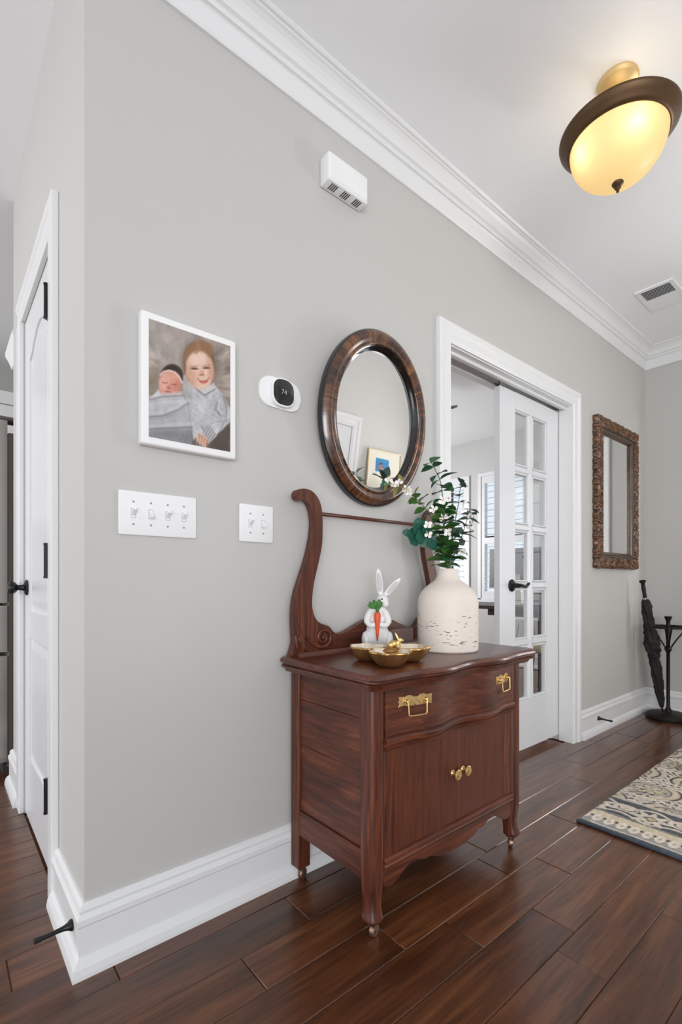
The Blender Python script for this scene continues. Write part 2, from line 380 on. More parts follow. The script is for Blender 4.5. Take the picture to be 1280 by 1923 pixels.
# baseboards
bb = [(0, 0), (0.033, 0), (0.033, 0.010), (0.030, 0.026), (0.023, 0.040), (0.016, 0.046), (0.016, 0.118), (0.020, 0.124), (0.020, 0.138), (0.015, 0.146), (0.013, 0.150), (0.014, 0.158), (0.011, 0.166), (0.004, 0.172), (0, 0.172)]
bm = sweep(BM(), [(0, 1.665, 0), (0, 0.287, 0), (-0.330, 0.287, 0)], bb, (0, 0, 1))
struct(obj('baseboard_left', bm, M_trim), 'tall white baseboard wrapping the near wall corner', 'baseboard')
bm = sweep(BM(), [(-1.157, 0.287, 0), (-1.45, 0.287, 0), (-1.45, 0.9, 0)], bb, (0, 0, 1))
struct(obj('baseboard_pantry', bm, M_trim), 'white baseboard left of the pantry door', 'baseboard')
bm = sweep(BM(), [(0, 3.045, 0), (0, 4.17, 0), (0.267, 4.17, 0)], bb, (0, 0, 1), flip=True)
struct(obj('baseboard_far', bm, M_trim), 'white baseboard below the carved mirror and behind the umbrella stand', 'baseboard')
# casings: profile a outward from the opening, b out of the wall
cs = [(0, 0), (0, 0.011), (0.006, 0.014), (0.012, 0.013), (0.016, 0.016), (0.052, 0.017), (0.058, 0.022), (0.070, 0.024), (0.082, 0.024), (0.088, 0.018), (0.088, 0)]
bm = sweep(BM(), [(0, 1.762, 0), (0, 1.762, 2.045), (0, 2.948, 2.045), (0, 2.948, 0)], cs, (1, 0, 0))
struct(obj('trim_2', bm, M_trim), 'white casing around the glazed pocket door opening', 'trim')
bm = BM()
box(bm, (-0.386, 0.266, 0), (-0.330, 0.287, 2.167), 0.002); box(bm, (-1.157, 0.267, 0), (-1.078, 0.287, 2.0775), 0.003)
prism(bm, [(0.287, 2.078), (0.276, 2.078), (0.273, 2.086), (0.270, 2.092), (0.270, 2.130), (0.265, 2.136), (0.264, 2.160), (0.268, 2.166), (0.287, 2.166)], 'X', -1.157, -0.3865)
struct(obj('trim_3', bm, M_trim), 'white casing around the pantry door', 'trim')
bm = sweep(BM(), [(0.355, 4.17, 0), (0.355, 4.17, 2.06), (1.315, 4.17, 2.06), (1.315, 4.17, 0)], cs, (0, -1, 0))
struct(obj('trim_4', bm, M_trim), 'white casing around the brown front door beyond the frame', 'trim')
# jambs of the pocket opening, with the slot the door slides in
bm = BM()
box(bm, (-0.075, 2.948, 0), (0, 2.96, 2.052)); box(bm, (-0.16, 2.948, 0), (-0.122, 2.96, 2.052))
box(bm, (-0.16, 1.75, 0), (0, 1.762, 2.052)); box(bm, (-0.070, 1.762, 2.040), (0, 2.948, 2.056)); box(bm, (-0.16, 1.762, 2.040), (-0.124, 2.948, 2.056))
box(bm, (-0.044, 1.762, 2.028), (-0.030, 2.948, 2.042), 0.002)
struct(obj('trim_5', bm, M_trim), 'white jamb boards lining the pocket door opening', 'trim')
struct(obj('trim_6', B((-0.123, 1.762, 2.046), (-0.071, 2.948, 2.058)), M_steel), 'metal sliding track above the pocket door', 'trim')

# ------------------------------------------------------------ door_1: two-panel pantry door
dx0, dx1, dy = -1.076, -0.390, 0.290
d1 = struct(thing('door_1', 'white arch-panelled pantry door with black hinges and knob', 'door', (0, 0, 0)), 'white arch-panelled pantry door with black hinges and knob', 'door')
obj('door_slab', B((dx0, dy + 0.008, 0.012), (dx1, dy + 0.040, 2.068)), M_door, d1)
px0, px1 = dx0 + 0.125, dx1 - 0.125
arch = [(px1, 1.872), (px1 - 0.05, 1.885)] + [(px1 - 0.05 - (px1 - px0 - 0.10) * t, 1.885 + 0.055 * math.sin(pi * t)) for t in [k / 12 for k in range(1, 12)]] + [(px0 + 0.05, 1.885), (px0, 1.872)]
bm = BM()
box(bm, (dx0, dy, 0.012), (px0, dy + 0.009, 2.068)); box(bm, (px1, dy, 0.012), (dx1, dy + 0.009, 2.068))
box(bm, (px0, dy, 0.012), (px1, dy + 0.009, 0.26)); box(bm, (px0, dy, 0.755), (px1, dy + 0.009, 0.86))
prism(bm, arch + [(px0, 2.068), (px1, 2.068)], 'Y', dy + 0.009, dy)
obj('door_frame', bm, M_door, d1)
def raised(poly, name):
    c = (sum(p[0] for p in poly) / len(poly), sum(p[1] for p in poly) / len(poly))
    def ins(k): return [(p[0] + (-k if p[0] > c[0] else k) * min(1, abs(p[0] - c[0]) / 0.1), p[1] + (-k if p[1] > c[1] else k)) for p in poly]
    rings = [[(x, dy + d, z) for x, z in ins(k)] for k, d in ((0.0, 0.006), (0.010, 0.0078), (0.018, 0.0078), (0.045, 0.002))]
    obj(name, loft(BM(), rings, False, True), M_door, d1)
raised([(px0, 0.86), (px1, 0.86)] + arch, 'upper_panel')
raised([(px0, 0.26), (px1, 0.26), (px1, 0.755), (px0, 0.755)], 'lower_panel')
for z in (1.855, 1.045, 0.31):
    bm = tube(BM(), [(-0.397, 0.264, z - 0.05), (-0.397, 0.264, z + 0.05)], 0.0068, 10)
    for k in (-0.052, 0.052): tube(bm, [(-0.397, 0.264, z + k - 0.003), (-0.397, 0.264, z + k + 0.003)], 0.0078, 10)
    box(bm, (-0.425, 0.270, z - 0.048), (-0.392, 0.2905, z + 0.048))
    tag(obj('hinge', bm, M_black, d1, 'auto'), 'black hinge')
def along_y(prof, seg, c, sgn=-1):   # lathe turned to point along -y
    bm = lathe(BM(), prof, seg)
    bm.transform(Matrix.Translation(c) @ Matrix.Rotation(pi / 2, 4, 'X'))
    return bm
def along_x(prof, seg, c):
    bm = lathe(BM(), prof, seg); bm.transform(Matrix.Translation(c) @ Matrix.Rotation(pi / 2, 4, 'Y')); return bm
tag(obj('door_knob', along_y([(0, 0), (0.031, 0), (0.033, 0.004), (0.028, 0.009), (0.014, 0.013), (0.011, 0.02), (0.011, 0.034), (0.02, 0.040), (0.0265, 0.05), (0.0255, 0.060), (0.017, 0.068), (0, 0.070)], 28, (-1.012, dy, 0.955)), M_black, d1, 'auto'), 'black round knob')

# ------------------------------------------------------------ door_2: ten-lite pocket door
d2 = struct(thing('door_2', '', 'door', (-0.0975, 2.30, 0.033)), 'white ten-pane glazed pocket door half out of the wall', 'door')
DWd, DH, T = 0.66, 1.994, 0.0175
gx = [0.152, 0.302, 0.348, 0.506]; gz0, gz1 = 0.277, 1.900; nrow = 5
bm = BM()
box(bm, (-T, 0, 0), (T, gx[0], DH), 0.0015); box(bm, (-T, gx[3], 0), (T, DWd, DH), 0.0015)
box(bm, (-T, gx[0], 0), (T, gx[3], gz0)); box(bm, (-T, gx[0], gz1), (T, gx[3], DH))
obj('door_frame', bm, M_door, d2)
hrow = (gz1 - gz0) / nrow
mp = lambda w: [(-w / 2, -T), (-w / 2 + 0.006, -T), (w / 2 - 0.006, -T), (w / 2, -0.004)]
bm = BM()
def bar_v(y0, y1, z0, z1): prism(bm, [(-T + 0.001, y0 + 0.012), (-0.004, y0), (0.004, y0), (T - 0.001, y0 + 0.012), (T - 0.001, y1 - 0.012), (0.004, y1), (-0.004, y1), (-T + 0.001, y1 - 0.012)], 'Z', z0, z1)
bar_v(gx[1], gx[2], gz0, gz1)
obj('vertical_muntin', bm, M_door, d2)
for i in range(1, nrow):
    z = gz0 + hrow * i; bm = BM()
    prism(bm, [(-T + 0.001, z - 0.011), (-0.004, z - 0.020), (0.004, z - 0.020), (T - 0.001, z - 0.011), (T - 0.001, z + 0.011), (0.004, z + 0.020), (-0.004, z + 0.020), (-T + 0.001, z + 0.011)], 'Y', gx[0], gx[1] + 0.006)
    obj('horizontal_muntin', bm, M_door, d2); bm = BM()
    prism(bm, [(-T + 0.001, z - 0.011), (-0.004, z - 0.020), (0.004, z - 0.020), (T - 0.001, z - 0.011), (T - 0.001, z + 0.011), (0.004, z + 0.020), (-0.004, z + 0.020), (-T + 0.001, z + 0.011)], 'Y', gx[2] - 0.006, gx[3])
    obj('horizontal_muntin', bm, M_door, d2)
bm = BM()
for ya, yb in ((gx[0], gx[1]), (gx[2], gx[3])):
    for i in range(nrow):
        z0 = gz0 + hrow * i + (0.02 if i else 0); z1 = gz0 + hrow * (i + 1) - (0.02 if i < nrow - 1 else 0)
        obj('glass_pane', B((-0.002, ya - 0.004, z0 - 0.004), (0.002, yb + 0.004, z1 + 0.004)), M_glass, d2)
        b4 = BM()
        for (u0, u1, v0, v1) in ((ya, ya + 0.009, z0, z1), (yb - 0.009, yb, z0, z1), (ya, yb, z0, z0 + 0.009), (ya, yb, z1 - 0.009, z1)):
            box(b4, (-T + 0.004, u0, v0), (T - 0.004, u1, v1), 0.003)
        obj('glazing_bead', b4, M_door, d2)
lv = thing('lever_handle', None, None); lv.parent = d2; lv.location = (T, 0.115, 0.925)
tag(lv, 'black lever handle')
def along_xp(prof, seg, c=(0, 0, 0)):
    bm = lathe(BM(), prof, seg); bm.transform(Matrix.Translation(c) @ Matrix.Rotation(pi / 2, 4, 'Y')); return bm
obj('rosette', along_xp([(0, 0), (0.033, 0), (0.034, 0.004), (0.028, 0.010), (0.014, 0.014), (0.012, 0.045), (0, 0.045)], 28), M_black, lv, 'auto')
pts = catmull([(0.042, 0, 0), (0.05, 0.02, 0.0), (0.05, 0.055, -0.006), (0.048, 0.085, 0.004), (0.046, 0.105, 0.014)], 6)
obj('lever', tube(BM(), pts, [0.011] * 6 + [0.009] * (len(pts) - 10) + [0.008, 0.007, 0.006, 0.004], 10), M_black, lv, True)
obj('hanger_bracket', B((-0.006, 0.02, DH), (0.006, 0.07, DH + 0.02), 0.002), M_steel, d2)
obj('guide_stop', B((0.002, -0.03, DH - 0.004), (0.012, 0.02, DH + 0.006), 0.003), M_black, d2)

# ------------------------------------------------------------ door_3: brown front door with a leaded light
M_fdoor = wood('front_door_wood', (70, 42, 26), (98, 62, 40), (120, 80, 54), 'Z', 20, rough=0.35)
d3 = struct(thing('door_3', '', 'door', (0.835, 4.20, 0)), 'brown front door with leaded glass, seen only in reflections', 'door')
bm = BM(); box(bm, (-0.478, 0, 0.01), (-0.30, 0.045, 2.055)); box(bm, (0.30, 0, 0.01), (0.478, 0.045, 2.055)); box(bm, (-0.30, 0, 0.01), (0.30, 0.045, 0.62)); box(bm, (-0.30, 0, 1.88), (0.30, 0.045, 2.055))
obj('door_frame', bm, M_fdoor, d3)
obj('glass_pane', B((-0.30, 0.018, 0.62), (0.30, 0.024, 1.88)), M_glass, d3)
bm = BM()
for x in (-0.2, 0.2): box(bm, (x - 0.004, 0.012, 0.62), (x + 0.004, 0.03, 1.88))
for z in (0.8, 1.25, 1.7): box(bm, (-0.3, 0.012, z - 0.004), (0.3, 0.03, z + 0.004))
obj('lead_came', bm, M_slot, d3)

# ------------------------------------------------------------ door_4: white door across the hall (seen in the oval mirror)
d4 = struct(thing('door_4', '', 'door', (HX, 2.53, 0)), 'white door across the hall, reflected in the oval mirror', 'door')
obj('door_slab', B((-0.010, -0.36, 0.01), (0.0, 0.40, 2.03)), M_door, d4)
bm = BM(); box(bm, (-0.016, -0.26, 1.0), (-0.009, 0.30, 1.9), 0.003); box(bm, (-0.016, -0.26, 0.25), (-0.009, 0.30, 0.85), 0.003); obj('door_panel', bm, M_door, d4)
bm = sweep(BM(), [(0, -0.37, 0), (0, -0.37, 2.04), (0, 0.41, 2.04), (0, 0.41, 0)], [(a * 1.15, b) for a, b in cs], (-1, 0, 0), flip=True)
obj('casing', bm, M_trim, d4)

# ------------------------------------------------------------ office windows with plantation shutters
M_shut = mat('white_shutter_paint', (233, 236, 240), 0.35)
def shutter_window(n, x0, x1, label):
    t = struct(thing('window_%d' % n, '', 'window', ((x0 + x1) / 2, OFY, sz0)), label, 'window')
    w = (x1 - x0) / 2; h = sz1 - sz0
    bm = sweep(BM(), [(-w, 0, 0), (-w, 0, h), (w, 0, h), (w, 0, 0), (-w, 0, 0)][:4], [(-0.012, -0.06), (-0.012, 0.022), (0.03, 0.022), (0.03, 0), (0, -0.06)], (0, -1, 0))
    box(bm, (-w - 0.03, -0.022, -0.03), (w + 0.03, 0.06, 0.012))
    obj('frame', bm, M_shut, t)
    obj('glass_pane', B((-w, 0.10, 0), (w, 0.104, h)), M_glass, t)
    bm = BM(); box(bm, (-0.012, 0.085, 0), (0.012, 0.1, h)); box(bm, (-w, 0.085, h / 2 - 0.02), (w, 0.1, h / 2 + 0.02)); obj('sash_bar', bm, M_slot, t)
    st = 0.05; mid = 0.68
    bm = BM()
    for a, b in (((-w + 0.012, -0.012, 0.012), (-w + 0.012 + st, 0.014, h - 0.012)), ((w - 0.012 - st, -0.012, 0.012), (w - 0.012, 0.014, h - 0.012)),
                 ((-w + 0.06, -0.012, 0.012), (w - 0.06, 0.014, 0.10)), ((-w + 0.06, -0.012, h - 0.10), (w - 0.06, 0.014, h - 0.012)), ((-w + 0.06, -0.012, mid), (w - 0.06, 0.014, mid + 0.075))):
        box(bm, a, b, 0.002)
    sh = obj('shutter', bm, M_shut, t)
    lb = BM(); prism(lb, [(0.034 * math.cos(a), 0.005 * math.sin(a)) for a in [2 * pi * k / 10 for k in range(10)]], 'X', -w + 0.063, w - 0.063)
    lm = None
    for za, zb in ((0.10, mid), (mid + 0.075, h - 0.10)):
        k = max(1, int((zb - za) / 0.070))
        for i in range(k):
            if lm is None: o = obj('louver', lb, M_shut, sh, 'auto'); lm = o.data
            else: o = obj('louver', lm, None, sh)
            o.location = (0, 0.0, za + (i + 0.5) * (zb - za) / k); o.rotation_euler = (math.radians(5), 0, 0)
        obj('tilt_rod', B((-0.007, -0.046, za + 0.02), (0.007, -0.036, zb - 0.02), 0.002), M_slot, sh)  # rod coloured dark for its backlit look, shade put into the colour
shutter_window(1, *w1, 'white shuttered office window behind the vase flowers')
shutter_window(2, *w2, 'white shuttered office window left of and behind the glazed door')

# ------------------------------------------------------------ kitchen glimpse: refrigerator, cabinets
t = thing('refrigerator', 'stainless steel refrigerator at the far left edge behind the pantry wall', 'refrigerator', (-2.08, 0.26, 0))
obj('side_panel', B((-0.45, 0.02, 0.03), (0.45, 0.72, 1.74), 0.006), M_steeldk, t)
def fdoor(x0, x1, z0, z1, name):
    n = 10; poly = [(x0, 0.02)] + [(x0 + (x1 - x0) * k / n, -0.055 - 0.012 * math.sin(pi * k / n)) for k in range(n + 1)] + [(x1, 0.02)]
    return obj(name, prism(BM(), poly, 'Z', z0, z1), M_steel, t, 'auto')
fdoor(0.003, 0.45, 0.872, 1.80, 'door'); fdoor(-0.45, -0.003, 0.872, 1.80, 'door')
for z0, z1 in ((0.622, 0.857), (0.06, 0.602)):
    o = fdoor(-0.45, 0.45, z0, z1, 'drawer')
    obj('handle', tube(BM(), catmull([(-0.38, -0.06, z1 - 0.07), (-0.36, -0.105, z1 - 0.07), (0.36, -0.105, z1 - 0.07), (0.38, -0.06, z1 - 0.07)], 4), 0.012, 8), M_steel, o, True)
for s in (-1, 1): obj('handle', tube(BM(), [(s * 0.04, -0.06, 1.0), (s * 0.04, -0.11, 1.03), (s * 0.04, -0.11, 1.67), (s * 0.04, -0.06, 1.7)], 0.012, 8), M_steel, t, True)
obj('hinge_cover', B((0.36, -0.03, 1.80), (0.44, 0.06, 1.825), 0.008), M_steeldk, t)
obj('kick_plate', B((-0.44, 0.0, 0.0), (0.44, 0.5, 0.05)), M_slot, t)
M_cab = mat('white_cabinet_paint', (236, 237, 239), 0.35)
crp = [(0, 0), (0.008, 0), (0.012, 0.018), (0.022, 0.045), (0.030, 0.062), (0.034, 0.075), (0.034, 0.09), (0, 0.09)]
def cabinet(label, loc, w, dpt, h, rz, doors):
    t = thing('wall_cabinet', label, 'cabinet', loc, rz)
    obj('body', B((-w / 2, 0.02, 0), (w / 2, dpt, h)), M_cab, t)
    for k in range(doors):
        a = -w / 2 + 0.003 + k * w / doors; b = a + w / doors - 0.006
        o = obj('door', B((a, 0, 0.005), (b, 0.02, h - 0.01), 0.003), M_cab, t)
        obj('panel', B((a + 0.05, -0.004, 0.055), (b - 0.05, 0.004, h - 0.06), 0.003), M_cab, o)
    obj('crown', sweep(BM(), [(-w / 2, dpt, h), (-w / 2, 0.0, h), (w / 2, 0.0, h)], crp, (0, 0, 1), flip=True), M_cab, t)
cabinet('narrow white cabinet with crown tight beside the pantry wall, above the refrigerator', (-1.605, 0.318, 1.83), 0.29, 0.60, 0.28, 0, 1)
cabinet('white upper kitchen cabinet on the far kitchen wall', (-3.30, 0.05, 1.45), 1.5, 0.33, 0.94, pi / 2, 3)

# ------------------------------------------------------------ ceiling lamp
lx, ly = 0.67, 1.84
t = thing('ceiling_lamp', 'semi-flush ceiling lamp with bronze rim and glowing amber glass bowl', 'lamp', (lx, ly, CE))
obj('canopy', lathe(BM(), [(0, 0), (0.064, 0), (0.066, -0.006), (0.062, -0.018), (0.045, -0.030), (0.022, -0.036), (0, -0.037)], 40), M_gold, t, 'auto')
obj('stem', lathe(BM(), [(0, -0.03), (0.026, -0.03), (0.022, -0.06), (0.016, -0.09), (0.016, -0.165), (0, -0.165)], 28), M_gold, t, 'auto')
obj('rim', lathe(BM(), [(0.183, -0.176), (0.189, -0.180), (0.187, -0.188), (0.176, -0.200), (0.166, -0.212), (0.1585, -0.222), (0.153, -0.222), (0.155, -0.214), (0.168, -0.198), (0.181, -0.184), (0.183, -0.176)], 72), M_bronze, t, True)
mb = bpy.data.materials.new('amber_glass'); mb.use_nodes = True; nt = mb.node_tree; nt.nodes.clear()
o_ = nt.nodes.new('ShaderNodeOutputMaterial'); ms = nt.nodes.new('ShaderNodeMixShader'); ms.inputs[0].default_value = 0.30
tl = nt.nodes.new('ShaderNodeBsdfTranslucent'); tl.inputs[0].default_value = L4((255, 232, 178))
df = nt.nodes.new('ShaderNodeBsdfDiffuse'); df.inputs[0].default_value = L4((250, 228, 176))
gl = nt.nodes.new('ShaderNodeBsdfGlossy'); gl.inputs['Roughness'].default_value = 0.4; m2 = nt.nodes.new('ShaderNodeMixShader'); m2.inputs[0].default_value = 0.04
nt.links.new(tl.outputs[0], ms.inputs[1]); nt.links.new(df.outputs[0], ms.inputs[2]); nt.links.new(ms.outputs[0], m2.inputs[1]); nt.links.new(gl.outputs[0], m2.inputs[2]); nt.links.new(m2.outputs[0], o_.inputs[0])
bp_ = [(0.154 * math.cos(a), -0.214 - 0.146 * math.sin(a)) for a in [pi / 2 * k / 18 for k in range(19)]]
obj('glass_bowl', lathe(BM(), bp_[:-1] + [(0, -0.36)], 64), mb, t, True)
obj('finial', lathe(BM(), [(0, -0.356), (0.017, -0.358), (0.019, -0.362), (0.016, -0.368), (0.009, -0.373), (0.0105, -0.378), (0.007, -0.383), (0.004, -0.386), (0.005, -0.391), (0, -0.395)], 28), M_bronze, t, 'auto')
M_bulb = mat('bulb_glass', (255, 244, 220), 0.3, emit=(255, 236, 200), es=3)
for a in (math.radians(315), math.radians(236), math.radians(96)):
    bx, by = 0.114 * math.cos(a), 0.114 * math.sin(a)
    obj('bulb', ellipsoid(BM(), (bx * 0.95, by * 0.95, -0.228), (0.016, 0.016, 0.022)), M_bulb, t, True)
    l = bpy.data.lights.new('bulb_light', 'POINT'); l.energy = 0.11; l.color = (1, 0.90, 0.74); l.shadow_soft_size = 0.018
    lo = bpy.data.objects.new('bulb_light', l); COL.objects.link(lo); lo.parent = t; lo.location = (bx, by, -0.258)
l = bpy.data.lights.new('bulb_uplight', 'POINT'); l.energy = 0.12; l.color = (1, 0.93, 0.82); l.shadow_soft_size = 0.05
lo = bpy.data.objects.new('bulb_uplight', l); COL.objects.link(lo); lo.parent = t; lo.location = (0.04, -0.04, -0.15)

# ceiling vent
t = thing('ceiling_vent', 'white ceiling air vent with dark louvred slots', 'vent', (0.335, 3.43, CE))
W2, L2, q = 0.100, 0.158, 0.022
bm = BM()
for a, b in (((-W2, -L2), (W2, -L2 + q)), ((-W2, L2 - q), (W2, L2)), ((-W2, -L2 + q), (-W2 + q, L2 - q)), ((W2 - q, -L2 + q), (W2, L2 - q)), ((-W2 + q, -0.007), (W2 - q, 0.007))):
    box(bm, (a[0], a[1], -0.009), (b[0], b[1], 0))
obj('frame', bm, M_plastic, t)
obj('duct_back', B((-W2 + q, -L2 + q, -0.0012), (W2 - q, L2 - q, -0.0002)), M_slot, t)
sm = None
for half in (-1, 1):
    for k in range(8):
        sb = BM(); box(sb, (-W2 + q, -0.0008, -0.005), (W2 - q, 0.0008, 0.005))
        o = obj('slat', sb, M_plastic, t) if sm is None else obj('slat', sm, None, t)
        sm = o.data; o.location = (0, half * (0.0155 + k * 0.0163), -0.0058); o.rotation_euler = (math.radians(-60 if half < 0 else 40), 0, 0)

# ------------------------------------------------------------ things on the wall
# door chime box
t = thing('door_chime', 'white plastic door chime box high on the wall below the crown', 'chime box', (0, 1.125, 2.365))
obj('cover', B((0, -0.092, 0), (0.052, 0.092, 0.098), 0.006, 3), M_plastic, t, 'auto')
obj('face_plate', B((0.050, -0.086, 0.008), (0.0545, 0.086, 0.070), 0.002), M_plastic, t)
sm = None
for g in (-0.055, 0.0, 0.055):
    for k in range(4):
        o = obj('slot', B((-0.015, -0.0018, -0.0006), (0.015, 0.0018, 0.0006)), M_slot, t) if sm is None else obj('slot', sm, None, t)
        sm = o.data; o.location = (0.028, g + (k - 1.5) * 0.0078, -0.0002)

# canvas photo of two children
t = thing('canvas_photo', 'white-bordered canvas photo of a baby and smiling toddler', 'picture', (0, 0.555, 1.525))
obj('canvas', B((0, -0.139, -0.178), (0.030, 0.139, 0.178), 0.006, 3), mat('white_canvas', (240, 240, 240), 0.6, bump=0.05, bscale=900), t, 'auto')
nv, nu = 300, 232
U, V = np.meshgrid(np.linspace(0, 1, nu), np.linspace(0, 1, nv))
s_ = U / ((1 - U) * 0.88 + U); X = 135 + 1073 * s_; yt = 130 + (X - 140) * 0.345; ybt = 1585 + (X - 130) * 0.181; Y = yt + V * (ybt - yt)
def E(cx, cy, rx, ry, rot=0, soft=0.12):
    c, s = math.cos(rot), math.sin(rot); dx, dy_ = X - cx, Y - cy
    d = np.sqrt(((dx * c + dy_ * s) / rx) ** 2 + ((-dx * s + dy_ * c) / ry) ** 2); return 1 - sstep(1 - soft, 1 + soft, d)
def PG(pts, soft=10):
    ins = np.zeros(X.shape, bool); dmin = np.full(X.shape, 1e9); n = len(pts)
    for i in range(n):
        (x1, y1), (x2, y2) = pts[i], pts[(i + 1) % n]
        cnd = ((y1 > Y) != (y2 > Y)) & (X < (x2 - x1) * (Y - y1) / ((y2 - y1) or 1e-9) + x1); ins ^= cnd
        tt = np.clip(((X - x1) * (x2 - x1) + (Y - y1) * (y2 - y1)) / ((x2 - x1) ** 2 + (y2 - y1) ** 2), 0, 1)
        dmin = np.minimum(dmin, np.hypot(X - x1 - tt * (x2 - x1), Y - y1 - tt * (y2 - y1)))
    return sstep(-soft, soft, np.where(ins, dmin, -dmin))
def LN(pts, w):
    dmin = np.full(X.shape, 1e9)
    for (x1, y1), (x2, y2) in zip(pts, pts[1:]):
        tt = np.clip(((X - x1) * (x2 - x1) + (Y - y1) * (y2 - y1)) / ((x2 - x1) ** 2 + (y2 - y1) ** 2 + 1e-9), 0, 1)
        dmin = np.minimum(dmin, np.hypot(X - x1 - tt * (x2 - x1), Y - y1 - tt * (y2 - y1)))
    return 1 - sstep(w * 0.4, w, dmin)
# fleece: radial locks around the children
ang = np.arctan2(Y - 950, X - 620); rad = np.hypot(Y - 950, X - 620)
lock = fbm(ang * 14 + 3 + 0.6 * fbm(X / 160, Y / 160), rad / 150, 4); soft_ = fbm(X / 130, Y / 190, 3)
C = np.zeros(X.shape + (3,)) + np.array([168, 158, 151.])
C += ((lock - 0.5) * 120 * sstep(300, 620, rad - 320 * sstep(700, 350, Y)) + (soft_ - 0.5) * 60)[..., None] * np.array([1, 0.97, 0.92])
C = blend(C, sstep(0, 1, (X - 850) / 500) * 0.45, (140, 122, 104)); C = blend(C, sstep(0, 1, (620 - Y) / 500) * sstep(0, 1, (900 - X) / 600) * 0.5, (182, 171, 168))
C = blend(C, E(180, 900, 150, 190, 0, 0.6) * 0.5, (128, 112, 88)); C = blend(C, PG([(1000, 1580), (1215, 1400), (1215, 1800), (880, 1760)], 40) * 0.85, (78, 66, 58))
C = blend(C, E(700, 1420, 70, 420, 0.02, 0.5) * 0.6, (70, 58, 50)); C = blend(C, E(800, 760, 245, 330, -0.15, 0.35) * 0.45, (92, 76, 62))
# sweater of the toddler
sw = np.maximum(PG([(575, 830), (650, 850), (780, 980), (1000, 960), (1120, 1090), (1215, 1290), (1200, 1420), (1040, 1560), (930, 1660), (820, 1560), (720, 1640), (700, 1420), (640, 1180), (590, 1000)], 14), 0)
kn = 0.5 + 0.5 * np.sin((X * 0.9 + 30 * np.sin(Y / 38)) / 15) * np.sin(Y / 18)
cb = np.array([196, 196, 200.]) + ((kn - 0.5) * 14 + (fbm(X / 90, Y / 90) - 0.5) * 50 - 26 * sstep(900, 1250, X) * sstep(1500, 1200, Y))[..., None]
C = C * (1 - sw[..., None]) + cb * sw[..., None]
for pl_, w_ in (([(905, 1060), (915, 1200), (890, 1420)], 30), ([(800, 1050), (760, 1250), (720, 1420)], 26), ([(1080, 1120), (1110, 1220), (1070, 1330)], 26), ([(1000, 1080), (1000, 1240), (980, 1380)], 20)):
    band = LN(pl_, w_ * 1.5) * sw; rope = 0.5 + 0.5 * np.sin(Y / 9 + np.abs(X - np.interp(Y, [p[1] for p in pl_], [p[0] for p in pl_])) / 5)
    C = blend(C, band * rope * 0.30, (226, 226, 229)); C = blend(C, band * (1 - rope) * 0.34, (132, 130, 132))
for pl_ in ([(1040, 1180), (1020, 1260), (1070, 1320)], [(1120, 1100), (1165, 1250), (1150, 1390)], [(840, 1475), (1000, 1410), (1185, 1385)], [(1060, 1560), (1120, 1440), (1200, 1380)]):
    C = blend(C, LN(pl_, 24) * 0.38 * sw, (112, 108, 108)); C = blend(C, LN([(a + 26, b - 12) for a, b in pl_], 26) * 0.35 * sw, (226, 226, 229))
C = blend(C, E(640, 1120, 70, 220, -0.2, 0.6) * 0.3 * sw, (120, 118, 120))
cuff = PG([(830, 1490), (940, 1450), (1040, 1580), (920, 1680)], 8); C = blend(C, cuff, (190, 190, 194)); C = blend(C, cuff * (0.5 + 0.5 * np.sin((X + Y * 0.72) / 6.5)) * 0.55, (112, 110, 110))
C = blend(C, PG([(690, 900), (760, 990), (870, 1080), (1000, 1010), (1000, 930), (900, 1000), (800, 990)], 12), (204, 204, 207)); C = blend(C, LN([(760, 1000), (870, 1090), (1005, 1020)], 14) * 0.6, (120, 112, 108))
# toddler head
C = blend(C, E(800, 700, 205, 272, -0.18), (128, 94, 70)); C = blend(C, E(655, 820, 34, 62, 0.2), (212, 158, 132))
f = E(812, 770, 178, 248, -0.20, 0.1); C = blend(C, f, (226, 192, 172))
C = blend(C, f * sstep(930, 760, X) * sstep(560, 520, Y) * 0.0, (255, 255, 255)); C = blend(C, E(770, 640, 120, 80, -0.2, 0.7) * 0.6, (240, 212, 198))
C = blend(C, E(690, 850, 60, 150, -0.2, 0.7) * 0.5, (186, 138, 112)); C = blend(C, E(960, 800, 40, 150, -0.2, 0.7) * 0.5, (178, 132, 108))
hair = E(800, 560, 190, 130, -0.25, 0.15) * (1 - E(790, 690, 150, 140, -0.1, 0.2)); C = blend(C, hair * (0.82 + 0.18 * fbm(X / 14 + Y / 60, Y / 70, 2)), (150, 112, 82)); C = blend(C, LN([(780, 440), (800, 500), (760, 560)], 40) * 0.6, (166, 126, 94))
for ex, ey in ((742, 762), (895, 757)):
    C = blend(C, E(ex, ey - 28, 56, 9, -0.08, 0.6) * 0.45, (150, 108, 84)); C = blend(C, E(ex, ey, 46, 13, 0.02, 0.5), (104, 74, 62)); C = blend(C, E(ex, ey + 24, 46, 12, 0, 0.7) * 0.5, (240, 212, 200))
C = blend(C, E(850, 815, 44, 32, 0, 0.6) * 0.7, (214, 152, 130)); C = blend(C, E(835, 840, 34, 9, 0, 0.6) * 0.7, (138, 84, 68)); C = blend(C, E(885, 812, 18, 26, 0, 0.7) * 0.6, (250, 226, 214))
